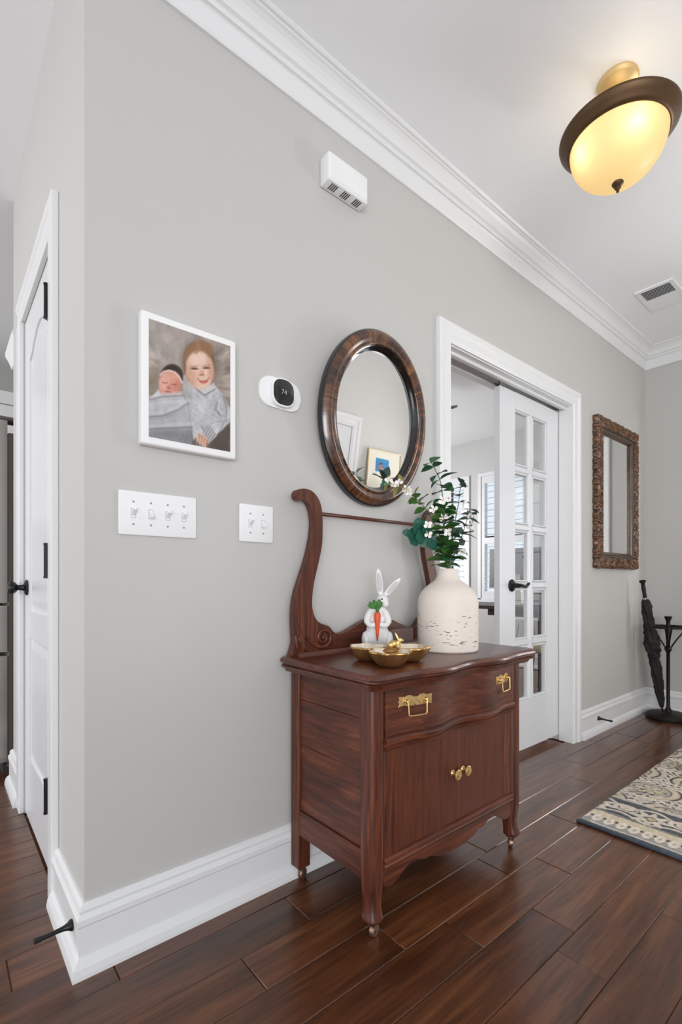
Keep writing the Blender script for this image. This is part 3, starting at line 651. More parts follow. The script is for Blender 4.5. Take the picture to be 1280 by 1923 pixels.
smile = PG([(785, 888), (820, 896), (860, 898), (900, 892), (928, 878), (918, 912), (890, 940), (850, 946), (812, 928)], 7); C = blend(C, smile, (172, 74, 64)); C = blend(C, smile * E(858, 934, 46, 18, 0, 0.5), (214, 118, 106)); C = blend(C, smile * E(858, 895, 58, 13, -0.05, 0.4), (238, 226, 218)); C = blend(C, LN([(770, 905), (782, 885), (800, 876)], 9) * 0.5, (176, 126, 104)); C = blend(C, LN([(940, 895), (934, 872), (922, 862)], 9) * 0.5, (176, 126, 104)); C = blend(C, E(735, 860, 46, 40, 0, 0.7) * 0.5, (232, 172, 152)); C = blend(C, E(940, 850, 30, 40, 0, 0.7) * 0.4, (228, 168, 148))
C = blend(C, E(860, 972, 60, 16, 0, 0.6) * 0.6, (234, 198, 178))
for k in range(4): C = blend(C, E(790 + k * 32, 1600 + k * 22, 17, 66, 0.25, 0.2), (222, 178, 154)); C = blend(C, LN([(806 + k * 32, 1560 + k * 22), (800 + k * 32, 1640 + k * 22)], 7) * 0.6, (150, 104, 84))
# newborn
C = blend(C, E(440, 850, 150, 150, 0.3, 0.12), (58, 44, 40)); f = E(420, 925, 150, 150, 0.1, 0.1); C = blend(C, f, (216, 156, 138)); C = blend(C, E(340, 940, 70, 110, 0, 0.6) * 0.6, (232, 184, 170)); C = blend(C, E(520, 990, 60, 100, 0, 0.6) * 0.5, (192, 122, 96))
C = blend(C, E(410, 850, 110, 40, 0.15, 0.6) * 0.5, (226, 172, 156))
C = blend(C, LN([(290, 830), (330, 790), (400, 775), (480, 800), (540, 860), (575, 930)], 15), (228, 200, 190))
for ex, ey in ((352, 925), (470, 948)): C = blend(C, LN([(ex - 34, ey - 4), (ex, ey + 8), (ex + 34, ey)], 9) * 0.75, (132, 80, 68))
C = blend(C, E(402, 980, 32, 26, 0, 0.5) * 0.6, (196, 118, 100)); C = blend(C, E(400, 996, 26, 7, 0, 0.5) * 0.6, (130, 70, 60)); C = blend(C, E(395, 1040, 48, 14, 0.1, 0.5), (176, 84, 78))
C = blend(C, E(300, 1040, 42, 40, 0, 0.3), (228, 166, 148))
for k in range(3): C = blend(C, LN([(285 + k * 22, 1020), (298 + k * 20, 1070)], 6) * 0.5, (176, 104, 92))
sd = PG([(130, 1140), (260, 1010), (300, 1080), (560, 1060), (640, 1170), (700, 1420), (712, 1700), (130, 1600)], 12)
kb = np.array([180, 180, 184.]) + ((fbm(X / 60, Y / 60) - 0.5) * 30 + 22 * sstep(1350, 1100, Y) - 40 * sstep(1440, 1560, Y))[..., None]
C = C * (1 - sd[..., None]) + kb * sd[..., None]
for pl_ in ([(130, 1340), (320, 1330), (520, 1260), (655, 1175)], [(130, 1490), (420, 1480), (710, 1470)], [(150, 1130), (300, 1095), (570, 1085)]):
    C = blend(C, LN(pl_, 18) * 0.5, (112, 108, 110)); C = blend(C, LN([(a, b - 30) for a, b in pl_], 34) * 0.45, (210, 209, 213)); C = blend(C, LN([(a, b + 30) for a, b in pl_], 34) * 0.25, (140, 138, 142))
for _ in range(2):
    Cp = np.pad(C, ((1, 1), (1, 1), (0, 0)), mode='edge'); C = (Cp[:-2, 1:-1] + Cp[2:, 1:-1] + Cp[1:-1, :-2] + Cp[1:-1, 2:] + 2 * Cp[1:-1, 1:-1]) / 6
C += ((rng.random(X.shape) - 0.5) * 9)[..., None] + ((fbm(X / 12, Y / 12, 3) - 0.5) * 12)[..., None]
C = (C - 128) * 1.0 + 118
pm = grid_mesh('photo_print', np.full(X.shape, 0.0306), -0.119 + 0.238 * U, 0.158 - 0.316 * V, C, mat_col('photo_ink', 0.55))
obj('photo_print', pm, None, t)

# thermostat
t = thing('thermostat', 'white thermostat with a black rounded display on an oval plate', 'thermostat', (0, 0.868, 1.595))
def rr_x(w, h, r, x0, x1, bev=0.0, seg=3): return prism(BM(), rrect(w, h, r, 8), 'X', x0, x1, bev, seg)
obj('back_plate', rr_x(0.160, 0.098, 0.042, 0, 0.008, 0.003), M_plastic, t, 'auto')
obj('body', rr_x(0.088, 0.092, 0.034, 0.008, 0.024, 0.004), M_plastic, t, 'auto')
dsp = obj('display', rr_x(0.077, 0.082, 0.030, 0.024, 0.0262, 0.001), mat('black_glass', (10, 10, 12), 0.12, coat=0.5), t, 'auto')
cu = bpy.data.curves.new('digits', 'FONT'); cu.body = '74'; cu.size = 0.022; cu.align_x = 'CENTER'; cu.align_y = 'CENTER'
tmp = bpy.data.objects.new('tmp', cu); COL.objects.link(tmp); bpy.context.view_layer.update()
dm = bpy.data.meshes.new_from_object(tmp.evaluated_get(bpy.context.evaluated_depsgraph_get())); bpy.data.objects.remove(tmp)
dm.materials.append(mat('display_digits', (150, 152, 156), 0.5, emit=(150, 155, 160), es=0.25))
o = obj('digits', dm, None, dsp); o.location = (0.02645, 0, 0); o.rotation_euler = (pi / 2, 0, pi / 2)
obj('logo_bar', B((0.0262, -0.010, 0.026), (0.0265, 0.010, 0.029)), M_slot, dsp)

# switch plates
def switch_plate(label, y0, y1, ups):
    t = thing('light_switch', label, 'light switch', (0, (y0 + y1) / 2, 1.163))
    w = (y1 - y0) / 2
    obj('plate', B((0, -w, -0.059), (0.0065, w, 0.059), 0.0035, 2), M_plastic, t, 'auto')
    n = len(ups)
    for i, up in enumerate(ups):
        y = (i - (n - 1) / 2) * 0.046
        sl = BM()
        for a, b in (((0.0055, y - 0.0065, -0.0125), (0.0072, y - 0.005, 0.0125)), ((0.0055, y + 0.005, -0.0125), (0.0072, y + 0.0065, 0.0125)), ((0.0055, y - 0.0065, 0.0115), (0.0072, y + 0.0065, 0.0130)), ((0.0055, y - 0.0065, -0.0130), (0.0072, y + 0.0065, -0.0115))): box(sl, a, b)
        obj('slot_rim', sl, mat('switch_rim', (205, 206, 208), 0.4) if 'switch_rim' not in bpy.data.materials else bpy.data.materials['switch_rim'], t)
        tg = BM(); rings = []
        for d, hh, ww in ((0.0, 0.007, 0.0046), (0.010, 0.005, 0.0044), (0.019, 0.0036, 0.0040)): rings.append([(d, -ww, -hh), (d, ww, -hh), (d, ww, hh), (d, -ww, hh)])
        loft(tg, rings)
        o = obj('toggle', tg, M_plastic, t); o.location = (0.004, y, 0.0); o.rotation_euler = (0, math.radians(-32 if up else 32), 0)
        for z in (0.030, -0.030):
            sc = along_x([(0, 0), (0.0028, 0), (0.0026, 0.001), (0, 0.0014)], 10, (0.0063, y, z)); obj('screw', sc, bpy.data.materials.get('screw_grey') or mat('screw_grey', (140, 140, 142), 0.4), t)
switch_plate('wide white four-toggle switch plate below the canvas photo', 0.3663, 0.5791, (1, 0, 1, 1))
switch_plate('small white two-toggle switch plate left of the dresser', 0.7181, 0.8392, (1, 0))

# ------------------------------------------------------------ oval mirror
t = thing('oval_mirror', 'oval wall mirror in a streaked brown and black frame', 'mirror', (0.004, 1.268, 1.265))
t.rotation_euler = (0, math.radians(5), 0)
A0, B0 = 0.268, 0.322; nt_ = 720
prof = [(0, 0.0, 0), (0.0, 0.018, 0), (0.004, 0.024, 0), (0.008, 0.026, 1), (0.018, 0.036, 1), (0.030, 0.038, 1), (0.042, 0.033, 1), (0.049, 0.030, 1), (0.0505, 0.034, 1), (0.055, 0.036, 1), (0.0585, 0.032, 1), (0.060, 0.028, 0), (0.064, 0.018, 0), (0.073, 0.011, 0), (0.0735, 0.004, 0)]
th = np.linspace(0, 2 * pi, nt_ + 1); K = len(prof)
TT, KK = np.meshgrid(th, np.arange(K)); off = np.array([p[0] for p in prof])[KK]; hx = np.array([p[1] for p in prof])[KK]; isb = np.array([p[2] for p in prof], float)[KK]
YY = (A0 - off) * np.cos(TT); ZZ = (B0 - off) * np.sin(TT) + B0
st1 = 0.5 * vnoise((np.cos(TT) + 2) * 3 + np.sin(TT * 1) * 5 + 9, np.sin(TT) * 4 + 5) + 0.5 * vnoise(np.minimum(TT, 6.28) * 9 + 0 * KK, KK * 0.12); st2 = 0.55 * vnoise(TT * 30, KK * 0.12 + 5) + 0.45 * vnoise(TT * 75, KK * 0.1 + 9)
v = np.clip((0.5 * st1 + 0.5 * st2 - 0.22) * 1.75, 0, 1) ** 1.4
C = np.array([42, 22, 14.]) * (1 - v[..., None]) + np.array([152, 96, 54.]) * v[..., None]
C = C * isb[..., None] + np.array([16, 14, 16.]) * (1 - isb[..., None])
fm = grid_mesh('frame', hx, YY, ZZ, C, mat_col('grained_lacquer', 0.22, 0.6))
fr = obj('frame', fm, None, t)
obj('frame_back', prism(BM(), [((A0 - 0.003) * math.cos(a), (B0 - 0.003) * math.sin(a) + B0) for a in th[:-1:4]], 'X', 0.0, 0.004), mat('backing_board', (40, 32, 28), 0.8), t)
obj('mirror_glass', prism(BM(), [((A0 - 0.0735) * math.cos(a), (B0 - 0.0735) * math.sin(a) + B0) for a in th[:-1:2]], 'X', 0.0045, 0.009, 0.0), M_mirror, t)

# ------------------------------------------------------------ carved mirror
t = thing('carved_mirror', 'tall rectangular mirror in a dark carved scrollwork frame', 'mirror', (0, 3.59, 1.562))
HW, HH, FW = 0.35, 0.498, 0.112
per = []   # perimeter samples: corner to corner
ns = (190, 270, 190, 270)
def peri(hw, hh): return [(-hw, hh), (hw, hh), (hw, -hh), (-hw, -hh)]
oc, ic = peri(HW, HH), peri(HW - FW, HH - FW)
OP, IP, SS, NO = [], [], [], []
for e in range(4):
    for k in range(ns[e]):
        f = k / ns[e]; OP.append(np.array(oc[e]) * (1 - f) + np.array(oc[(e + 1) % 4]) * f); IP.append(np.array(ic[e]) * (1 - f) + np.array(ic[(e + 1) % 4]) * f)
        ln = 2 * (HW if e % 2 == 0 else HH); SS.append((f - 0.5) * ln); NO.append((e, f))
OP.append(OP[0]); IP.append(IP[0]); SS.append(SS[0]); NO.append(NO[0])
OP, IP, SS = np.array(OP), np.array(IP), np.array(SS)
kk = np.concatenate([np.linspace(0, 1, 44)]); TI, KI = np.meshgrid(np.arange(len(SS)), np.arange(len(kk))); k_ = kk[KI]; s2 = SS[TI]; mir = np.abs(s2)
scal = 1 - 0.05 * (1 - np.abs(np.sin(pi * mir / 0.046 + 0.5)) ** 0.6) - 0.02 * (0.5 + 0.5 * np.cos(2 * pi * mir / 0.115))
wk = np.clip((k_ - 0.30) / 0.70, 0, 1)
P = IP[TI] + (OP[TI] - IP[TI]) * (k_ * (1 - (1 - scal) * 2.0 * wk ** 2))[..., None]
# scrolls: spirals every 11.5 cm joined by sweeping acanthus leaves
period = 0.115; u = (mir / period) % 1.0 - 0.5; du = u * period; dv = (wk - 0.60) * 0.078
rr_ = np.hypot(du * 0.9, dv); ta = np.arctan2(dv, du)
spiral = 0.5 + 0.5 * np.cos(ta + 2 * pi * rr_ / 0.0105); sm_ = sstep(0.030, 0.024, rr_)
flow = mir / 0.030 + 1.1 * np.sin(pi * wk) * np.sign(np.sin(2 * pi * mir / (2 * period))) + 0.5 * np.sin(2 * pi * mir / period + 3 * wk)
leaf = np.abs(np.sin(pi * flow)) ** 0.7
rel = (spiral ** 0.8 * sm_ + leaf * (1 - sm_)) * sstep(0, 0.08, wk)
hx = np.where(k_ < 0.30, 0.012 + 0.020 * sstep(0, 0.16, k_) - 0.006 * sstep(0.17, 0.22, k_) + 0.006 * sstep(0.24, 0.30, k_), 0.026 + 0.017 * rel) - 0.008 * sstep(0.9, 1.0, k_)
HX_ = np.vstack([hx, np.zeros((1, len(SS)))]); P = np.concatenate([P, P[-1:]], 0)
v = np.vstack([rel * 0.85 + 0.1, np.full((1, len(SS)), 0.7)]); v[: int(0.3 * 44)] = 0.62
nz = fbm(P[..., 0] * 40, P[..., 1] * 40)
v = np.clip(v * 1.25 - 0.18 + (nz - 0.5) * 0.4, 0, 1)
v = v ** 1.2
C = np.array([14, 9, 6.]) * (1 - v[..., None]) + np.array([116, 76, 42.]) * v[..., None]  # crests, sides and inner lip lighter, crevices darker: highlight and shade in the colour
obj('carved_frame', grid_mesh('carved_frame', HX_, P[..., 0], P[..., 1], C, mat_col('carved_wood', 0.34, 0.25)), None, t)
obj('mirror_glass', B((0.004, -HW + FW - 0.01, -HH + FW - 0.01), (0.011, HW - FW + 0.01, HH - FW + 0.01)), M_mirror, t)

# ------------------------------------------------------------ door stops
def stop(label, loc, direction):
    t = thing('door_stop', label, 'door stop', loc)
    t.rotation_euler = Vector(direction).to_track_quat('Z', 'Y').to_euler()
    obj('rod', lathe(BM(), [(0, 0), (0.014, 0), (0.0145, 0.004), (0.009, 0.012), (0.0065, 0.022), (0.0052, 0.04), (0.0050, 0.072), (0, 0.072)], 20), M_black, t, 'auto')
    obj('rubber_tip', lathe(BM(), [(0, 0.070), (0.0064, 0.070), (0.0066, 0.084), (0.005, 0.086), (0, 0.086)], 16), mat('rubber', (18, 18, 20), 0.7), t, 'auto')
stop('black door stop on the near baseboard corner beside the pantry door', (-0.052, 0.271, 0.094), (0, -1, -0.05))
stop('black door stop on the baseboard below the carved mirror', (0.016, 3.293, 0.093), (1, 0, -0.02))

# ------------------------------------------------------------ washstand
WL = Vector((0.22, 1.272, 0))
ws = thing('washstand', 'dark oak washstand with lyre towel bar, drawer and two doors', 'washstand', WL)
def wp(name, bm, m, parent=None, smooth=False):
    bm.transform(Matrix.Translation(Vector((-0.22, 0, 0)))); return obj(name, bm, m, parent or ws, smooth)
HB = 0.378
def g_(y):
    u = abs(y) / HB
    return math.sin(pi * u / 0.76) ** 2 if u < 0.76 else 0.0
def front(y0, y1, base, amp, n=48): return [(base + amp * g_(y0 + (y1 - y0) * k / n), y0 + (y1 - y0) * k / n) for k in range(n + 1)]
def top_outline(off, h=0.415, xf=0.460, amp=0.022):
    h -= off; xf -= off
    L_ = [(0.022, -h), (xf - 0.030, -h), (xf - 0.012, -h + 0.004), (xf - 0.002, -h + 0.016), (xf, -h + 0.034)]
    m = front(-h + 0.05, h - 0.05, xf, amp, 44)
    return L_ + m + [(x, -y) for x, y in reversed(L_)]
rings = [[(x, y, z) for x, y in top_outline(o)] for z, o in ((0.6885, 0.020), (0.698, 0.016), (0.7015, 0.006), (0.709, 0.002), (0.7125, 0.008), (0.7175, 0.008), (0.7185, 0.001), (0.723, -0.002), (0.729, 0.0), (0.7325, 0.003), (0.735, 0.009))]
wp('top', loft(BM(), rings), M_wtop, smooth='auto')
for s in (-1, 1):
    cy_ = s * (HB - 0.027); rings = []
    for z, k, dx in ((0.690, 1, 0), (0.30, 1, 0), (0.22, 0.99, 0), (0.165, 0.96, 0.001), (0.125, 0.88, -0.001), (0.105, 0.82, -0.002), (0.085, 0.82, 0.0), (0.070, 0.86, 0.002), (0.062, 0.93, 0.004), (0.057, 0.94, 0.004), (0.052, 0.88, 0.003), (0.046, 0.66, 0.003)):
        rings.append([(x, y, z) for x, y in rrect(0.056 * k, 0.054 * k, 0.017 * k, 5, 0.383 + dx, cy_ + s * dx * 0.6)])
    wp('front_post', loft(BM(), rings), M_wz, smooth='auto')
    wp('back_post', B((0.022, cy_ - 0.024, 0.046), (0.066, cy_ + 0.024, 0.690), 0.003), M_wz)
    a = s * (HB - 0.012); b = s * (HB - 0.022)
    for z0, z1, d in ((0.240, 0.452, 0.0), (0.453, 0.598, 0.0015), (0.599, 0.690, 0.0)):
        wp('side_board', B((0.06, min(a, b) - d, z0), (0.362, max(a, b) + d, z1), 0.0012), M_wx)
    a2 = s * (HB - 0.006); wp('side_rail', B((0.06, min(a2, b), 0.158), (0.362, max(a2, b), 0.239), 0.002), M_wx)
    for cx, zf in ((0.385, 0.046), (0.044, 0.046)):
        cs_ = thing('caster', None, None); cs_.parent = ws; cs_.location = (cx - 0.22, cy_, 0)
        tag(cs_, 'small metal caster')
        yaw = 0.5 + 0.3 * s
        bm = lathe(BM(), [(0, zf), (0.017, zf), (0.017, zf - 0.003), (0.009, zf - 0.007), (0.007, zf - 0.010), (0, zf - 0.010)], 20)
        for q in (-1, 1): prism(bm, [(-0.006, zf - 0.006), (0.010, zf - 0.006), (0.012, 0.012), (0.004, 0.012)], 'X', q * 0.0095 - 0.0012, q * 0.0095 + 0.0012)
        o = obj('fork', bm, M_caster, cs_); o.rotation_euler = (0, 0, yaw)
        bm = lathe(BM(), [(0, -0.008), (0.013, -0.008), (0.0165, -0.005), (0.0165, 0.005), (0.013, 0.008), (0, 0.008)], 24)
        bm.transform(Matrix.Translation((0, 0.008, 0.0166)) @ Matrix.Rotation(pi / 2, 4, 'Y'))
        o = obj('wheel', bm, M_caster, cs_, 'auto'); o.rotation_euler = (0, 0, yaw)
IY = HB - 0.054
wp('carcass', B((0.03, -IY - 0.04, 0.20), (0.388, IY + 0.04, 0.686)), M_wx)
# drawer with serpentine front
drw = wp('drawer', prism(BM(), [(0.385, -IY)] + front(-IY, IY, 0.408, 0.022, 56) + [(0.385, IY)], 'Z', 0.550, 0.6885), M_wy, smooth='auto')
for z0, z1, o in ((0.513, 0.521, 0.003), (0.521, 0.527, 0.010), (0.527, 0.535, 0.007), (0.535, 0.549, 0.014)):
    pass
rl = [[(x + (d if x > 0.39 else 0), y, z) for x, y in [(0.38, -IY - 0.004)] + front(-IY - 0.004, IY + 0.004, 0.404, 0.024, 56) + [(0.38, IY + 0.004)]] for z, d in ((0.512, 0.0), (0.516, 0.008), (0.523, 0.010), (0.526, 0.004), (0.530, 0.004), (0.533, 0.012), (0.541, 0.014), (0.547, 0.008), (0.5495, 0.002))]
wp('serpentine_rail', loft(BM(), rl), M_wy, smooth='auto')
GC = 0.008
dl = wp('door', B((0.386, -IY, 0.217), (0.404, GC - 0.0012, 0.511), 0.0015), M_wdoor)
dr = wp('door', B((0.386, GC + 0.0012, 0.217), (0.404, IY, 0.511), 0.0015), M_wdoor)
for d_, a, b in ((dl, -IY, -IY + 0.055), (dr, IY - 0.05, IY)): wp('door_stile', B((0.4036, a, 0.2175), (0.4050, b, 0.5105), 0.0005), M_wz, d_)
rl = [[(x + (d if x > 0.39 else 0), y, z) for x, y in ((0.37, -IY - 0.004), (0.404, -IY - 0.004), (0.404, IY + 0.004), (0.37, IY + 0.004))] for z, d in ((0.186, 0), (0.189, 0.006), (0.194, 0.008), (0.197, 0.004), (0.201, 0.004), (0.204, 0.009), (0.211, 0.009), (0.2155, 0.002))]
wp('bottom_rail', loft(BM(), rl), M_wy, smooth='auto')
ap = [(0.0, 0.127), (0.05, 0.129), (0.09, 0.136), (0.118, 0.147), (0.130, 0.150), (0.150, 0.150), (0.175, 0.160), (0.205, 0.165), (0.230, 0.158), (0.262, 0.140), (0.285, 0.131), (0.305, 0.130), (IY, 0.137)]
apc = [(p.x, p.y) for p in catmull([(a, b, 0) for a, b in ap], 5)]
wp('apron', prism(BM(), [(-y, z) for y, z in reversed(apc)] + apc[1:] + [(IY, 0.188), (-IY, 0.188)], 'X', 0.386, 0.402, 0.0015), M_wy)
# lyre back
XB0, XB1 = 0.024, 0.050
left = [(-0.395, 0.735), (-0.380, 0.775), (-0.379, 0.80), (-0.382, 0.85), (-0.380, 0.897), (-0.370, 0.945), (-0.351, 0.995), (-0.328, 1.055), (-0.311, 1.115), (-0.3045, 1.155), (-0.304, 1.19), (-0.312, 1.225), (-0.327, 1.245), (-0.340, 1.2495), (-0.352, 1.246), (-0.363, 1.247), (-0.372, 1.254), (-0.3745, 1.2655), (-0.369, 1.277), (-0.355, 1.284), (-0.330, 1.2865),
        (-0.305, 1.280), (-0.284, 1.262), (-0.271, 1.2365), (-0.2655, 1.205), (-0.264, 1.165), (-0.2665, 1.108), (-0.277, 1.060), (-0.291, 1.012), (-0.302, 0.97), (-0.308, 0.928), (-0.3085, 0.90), (-0.304, 0.878), (-0.294, 0.856), (-0.280, 0.842), (-0.262, 0.834), (-0.240, 0.828), (-0.226, 0.815), (-0.213, 0.802), (-0.2, 0.797)]
poly = [(p.x, p.y) for p in catmull([(a, b, 0) for a, b in left], 4)] + [(-0.2, 0.735)]
wp('lyre_upright', prism(BM(), poly, 'X', XB0, XB1, 0.004, 2), M_wz, smooth='auto')
wp('lyre_upright', prism(BM(), [(-y, z) for y, z in reversed(poly)], 'X', XB0, XB1, 0.004, 2), M_wz, smooth='auto')
bs = [(-0.2, 0.797), (-0.185, 0.797), (-0.16, 0.801), (-0.125, 0.8134), (-0.085, 0.829), (-0.045, 0.840), (0, 0.843), (0.045, 0.840), (0.085, 0.829), (0.125, 0.8134), (0.16, 0.801), (0.185, 0.797), (0.2, 0.797)]
poly = [(p.x, p.y) for p in catmull([(a, b, 0) for a, b in bs], 4)]
wp('backsplash', prism(BM(), [(-0.2, 0.735)] + poly + [(0.2, 0.735)], 'X', XB0, XB1 - 0.002, 0.003, 2), M_wy, smooth='auto')
wp('back_cleat', prism(BM(), [(XB1 - 0.002, 0.735), (0.070, 0.735), (0.068, 0.741), (0.060, 0.748), (XB1 - 0.002, 0.749)], 'Y', -0.375, 0.375), M_wtop)
wp('towel_bar', tube(BM(), [(0.038, -0.268, 1.211), (0.038, 0.268, 1.211)], 0.0065, 12), M_wy, smooth=True)
for s in (-1, 1):
    pts = []; rad = []
    for k in range(44):
        a = -0.55 * pi + 2.0 * 2 * pi * k / 44 * 0.85; r = 0.033 * (1 - k / 50)
        pts.append((XB1 + 0.001, s * (-0.262 + 1.1 * r * math.cos(a)), 0.790 + r * math.sin(a))); rad.append(0.0075 * (1 - 0.5 * k / 44))
    tail = [(XB1, s * y, z) for y, z in ((-0.368, 0.872), (-0.358, 0.835), (-0.340, 0.803), (-0.315, 0.778), (-0.290, 0.762))]
    tl_ = catmull(tail + [pts[0]], 5)[:-1]
    bm = tube(BM(), tl_ + [Vector(p) for p in pts], [0.003 + 0.0045 * k / len(tl_) for k in range(len(tl_))] + rad, 8)
    ellipsoid(bm, (XB1 + 0.002, s * -0.262, 0.790), (0.007, 0.008, 0.008), None, 12, 8)
    for (y, z, l, rt) in ((-0.352, 0.775, 0.028, 0.5), (-0.338, 0.762, 0.026, 0.75), (-0.372, 0.78, 0.03, 0.15), (-0.325, 0.752, 0.02, 1.0)):
        ellipsoid(bm, (XB1, s * y, z), (0.006, 0.007, l), Euler((s * rt, 0, 0)), 10, 8)
    wp('carved_scroll', bm, M_wz, smooth=True)
# drawer pulls
half = [(0.0, 0.009), (0.008, 0.010), (0.016, 0.0155), (0.026, 0.017), (0.036, 0.012), (0.046, 0.013), (0.059, 0.015), (0.0555, 0.006), (0.058, -0.002), (0.0555, -0.010), (0.059, -0.016), (0.045, -0.013), (0.034, -0.012), (0.030, -0.016), (0.026, -0.012), (0.022, -0.0165), (0.018, -0.012), (0.014, -0.017), (0.010, -0.012), (0.006, -0.0175), (0.002, -0.0125), (0, -0.0125)]
poly = half + [(-y, z) for y, z in reversed(half[1:-1])]
for yc in (-0.215, 0.252):
    sl = (g_(yc + 0.01) - g_(yc - 0.01)) * 0.022 / 0.02
    pu = thing('drawer_pull', None, None); pu.parent = ws; pu.location = (0.408 + 0.022 * g_(yc) - 0.22 + 0.0008, yc, 0.640); pu.rotation_euler = (0, 0, -math.atan(sl))
    tag(pu, 'aged brass bail pull')
    obj('back_plate', prism(BM(), poly, 'X', 0, 0.003, 0.0008), M_brass, pu)
    for q in (-1, 1): obj('post', ellipsoid(BM(), (0.007, q * 0.0325, 0.0), (0.007, 0.006, 0.006), None, 12, 8), M_brass, pu, True)
    obj('bail', tube(BM(), catmull([(0.013, -0.034, 0.0), (0.014, -0.032, -0.012), (0.015, -0.031, -0.034), (0.015, -0.027, -0.040), (0.015, 0, -0.041), (0.015, 0.027, -0.040), (0.015, 0.031, -0.034), (0.014, 0.032, -0.012), (0.013, 0.034, 0.0)], 4), 0.0023, 8), M_brass, pu, True)
for q in (-1, 1):
    kb_ = along_xp([(0, 0), (0.010, 0), (0.008, 0.003), (0.006, 0.006), (0.0058, 0.014), (0.0095, 0.017), (0.0155, 0.019), (0.0165, 0.022), (0.013, 0.0235), (0.0125, 0.0225), (0.0095, 0.0225), (0.009, 0.0245), (0.004, 0.026), (0, 0.0262)], 28, (0.404, GC + q * 0.026, 0.374))
    wp('door_knob', kb_, M_brass, smooth='auto')
for q, a in ((-1, 0.0), (1, 0.0)):
    pass

# ------------------------------------------------------------ things on the washstand
TZ = 0.7352
# trefoil dish
td = thing('trefoil_dish', 'gold three-lobed dish with a small rabbit on the centre', 'dish', (0.329, 1.048, TZ), math.radians(50))
td.scale = (0.94, 0.94, 0.94)
M_gold_out = mat('antique_gold', (166, 126, 78), 0.32, 0.85, vary=0.2, vscale=18)
M_gold_in = mat('pale_gold_lining', (240, 228, 206), 0.28, 0.75)
def lobe(ax, ay, rot):
    def wob(t, z): return 1 + (0.085 * math.cos(6 * (t - rot)) * (0.15 + 0.85 * min(1, max(0, z / 0.045)) ** 1.5))
    bm = lathe(BM(), [(0, 0.0), (0.026, 0.0), (0.034, 0.003), (0.046, 0.013), (0.056, 0.027), (0.0625, 0.042), (0.0645, 0.0475), (0.0625, 0.049)], 72, (ax, ay, 0), wob=wob)
    o = obj('bowl_lobe', bm, M_gold_out, td, True)
    bm = lathe(BM(), [(0.0628, 0.0488), (0.0605, 0.046), (0.054, 0.030), (0.044, 0.017), (0.030, 0.008), (0, 0.006)], 72, (ax, ay, 0), wob=wob)
    tag(obj('bowl_lining', bm, M_gold_in, o, True), 'bright gold lining')
lobe(-0.006, -0.068, 0.2); lobe(0.068, 0.036, 1.0); lobe(-0.066, 0.046, 0.5)
bm = BM(); ellipsoid(bm, (0.0, 0.004, 0.040), (0.034, 0.030, 0.012)); obj('centre_bridge', bm, M_gold_out, td, True)
bm = BM()
for c, r, e in (((-0.008, 0.006, 0.064), (0.024, 0.017, 0.0165), (0, -0.15, 0)), ((-0.018, -0.002, 0.060), (0.015, 0.013, 0.014), (0, 0, 0)), ((0.014, 0.004, 0.068), (0.012, 0.011, 0.014), (0, 0, 0)), ((0.024, 0.002, 0.082), (0.012, 0.0085, 0.0095), (0, 0.25, 0)), ((0.033, 0.001, 0.080), (0.006, 0.006, 0.006), (0, 0, 0)), ((-0.032, 0.004, 0.062), (0.006, 0.006, 0.006), (0, 0, 0)), ((0.018, -0.004, 0.054), (0.011, 0.006, 0.005), (0, 0, 0))):
    ellipsoid(bm, c, r, Euler(e), 16, 10)
for q in (-1, 1): ellipsoid(bm, (0.008, 0.003 + q * 0.004, 0.098), (0.005, 0.0035, 0.020), Euler((q * 0.12, -0.42, 0)), 12, 8)
bm.transform(Matrix.Translation((0.016, 0.004, 0.049)) @ Matrix.Scale(0.72, 4) @ Matrix.Translation((0, -0.004, -0.049)))
o = obj('rabbit_finial', bm, M_brass, td, True)
md = o.modifiers.new('r', 'REMESH'); md.mode = 'VOXEL'; md.voxel_size = 0.0012; md.use_smooth_shade = True

# white rabbit figurine
rb = thing('rabbit_figurine', 'white upright rabbit figurine clutching an orange carrot', 'figurine', (0.140, 1.178, TZ), math.radians(50))
M_rab = mat('painted_white_resin', (232, 232, 232), 0.55, bump=0.06, bscale=160)
bm = BM()
def el(c, r, e=(0, 0, 0)): ellipsoid(bm, c, r, Euler(e), 20, 14)
el((0.0, 0.004, 0.060), (0.040, 0.036, 0.058)); el((0.0, 0.002, 0.110), (0.031, 0.028, 0.045)); el((0.002, 0.0, 0.145), (0.025, 0.022, 0.026))
for s in (-1, 1):
    el((s * 0.038, -0.004, 0.036), (0.016, 0.032, 0.036), (0.1, s * 0.12, 0)); el((s * 0.036, -0.030, 0.010), (0.013, 0.034, 0.010)); el((s * 0.027, -0.010, 0.132), (0.014, 0.016, 0.020), (0, s * -0.3, 0))
    tube(bm, catmull([(s * 0.031, -0.012, 0.130), (s * 0.036, -0.022, 0.108), (s * 0.024, -0.036, 0.095), (s * 0.004 - 0.003, -0.043, 0.101)], 6), [0.012] * 8 + [0.010] * 7 + [0.0095, 0.009, 0.0085, 0.008], 10)
el((0.018, -0.006, 0.178), (0.022, 0.024, 0.022)); el((0.026, -0.020, 0.168), (0.0135, 0.016, 0.0135)); el((0.031, -0.026, 0.166), (0.008, 0.009, 0.008)); el((0.0, 0.040, 0.03), (0.014, 0.012, 0.014))
el((0.012, 0, 0.160), (0.018, 0.018, 0.018))
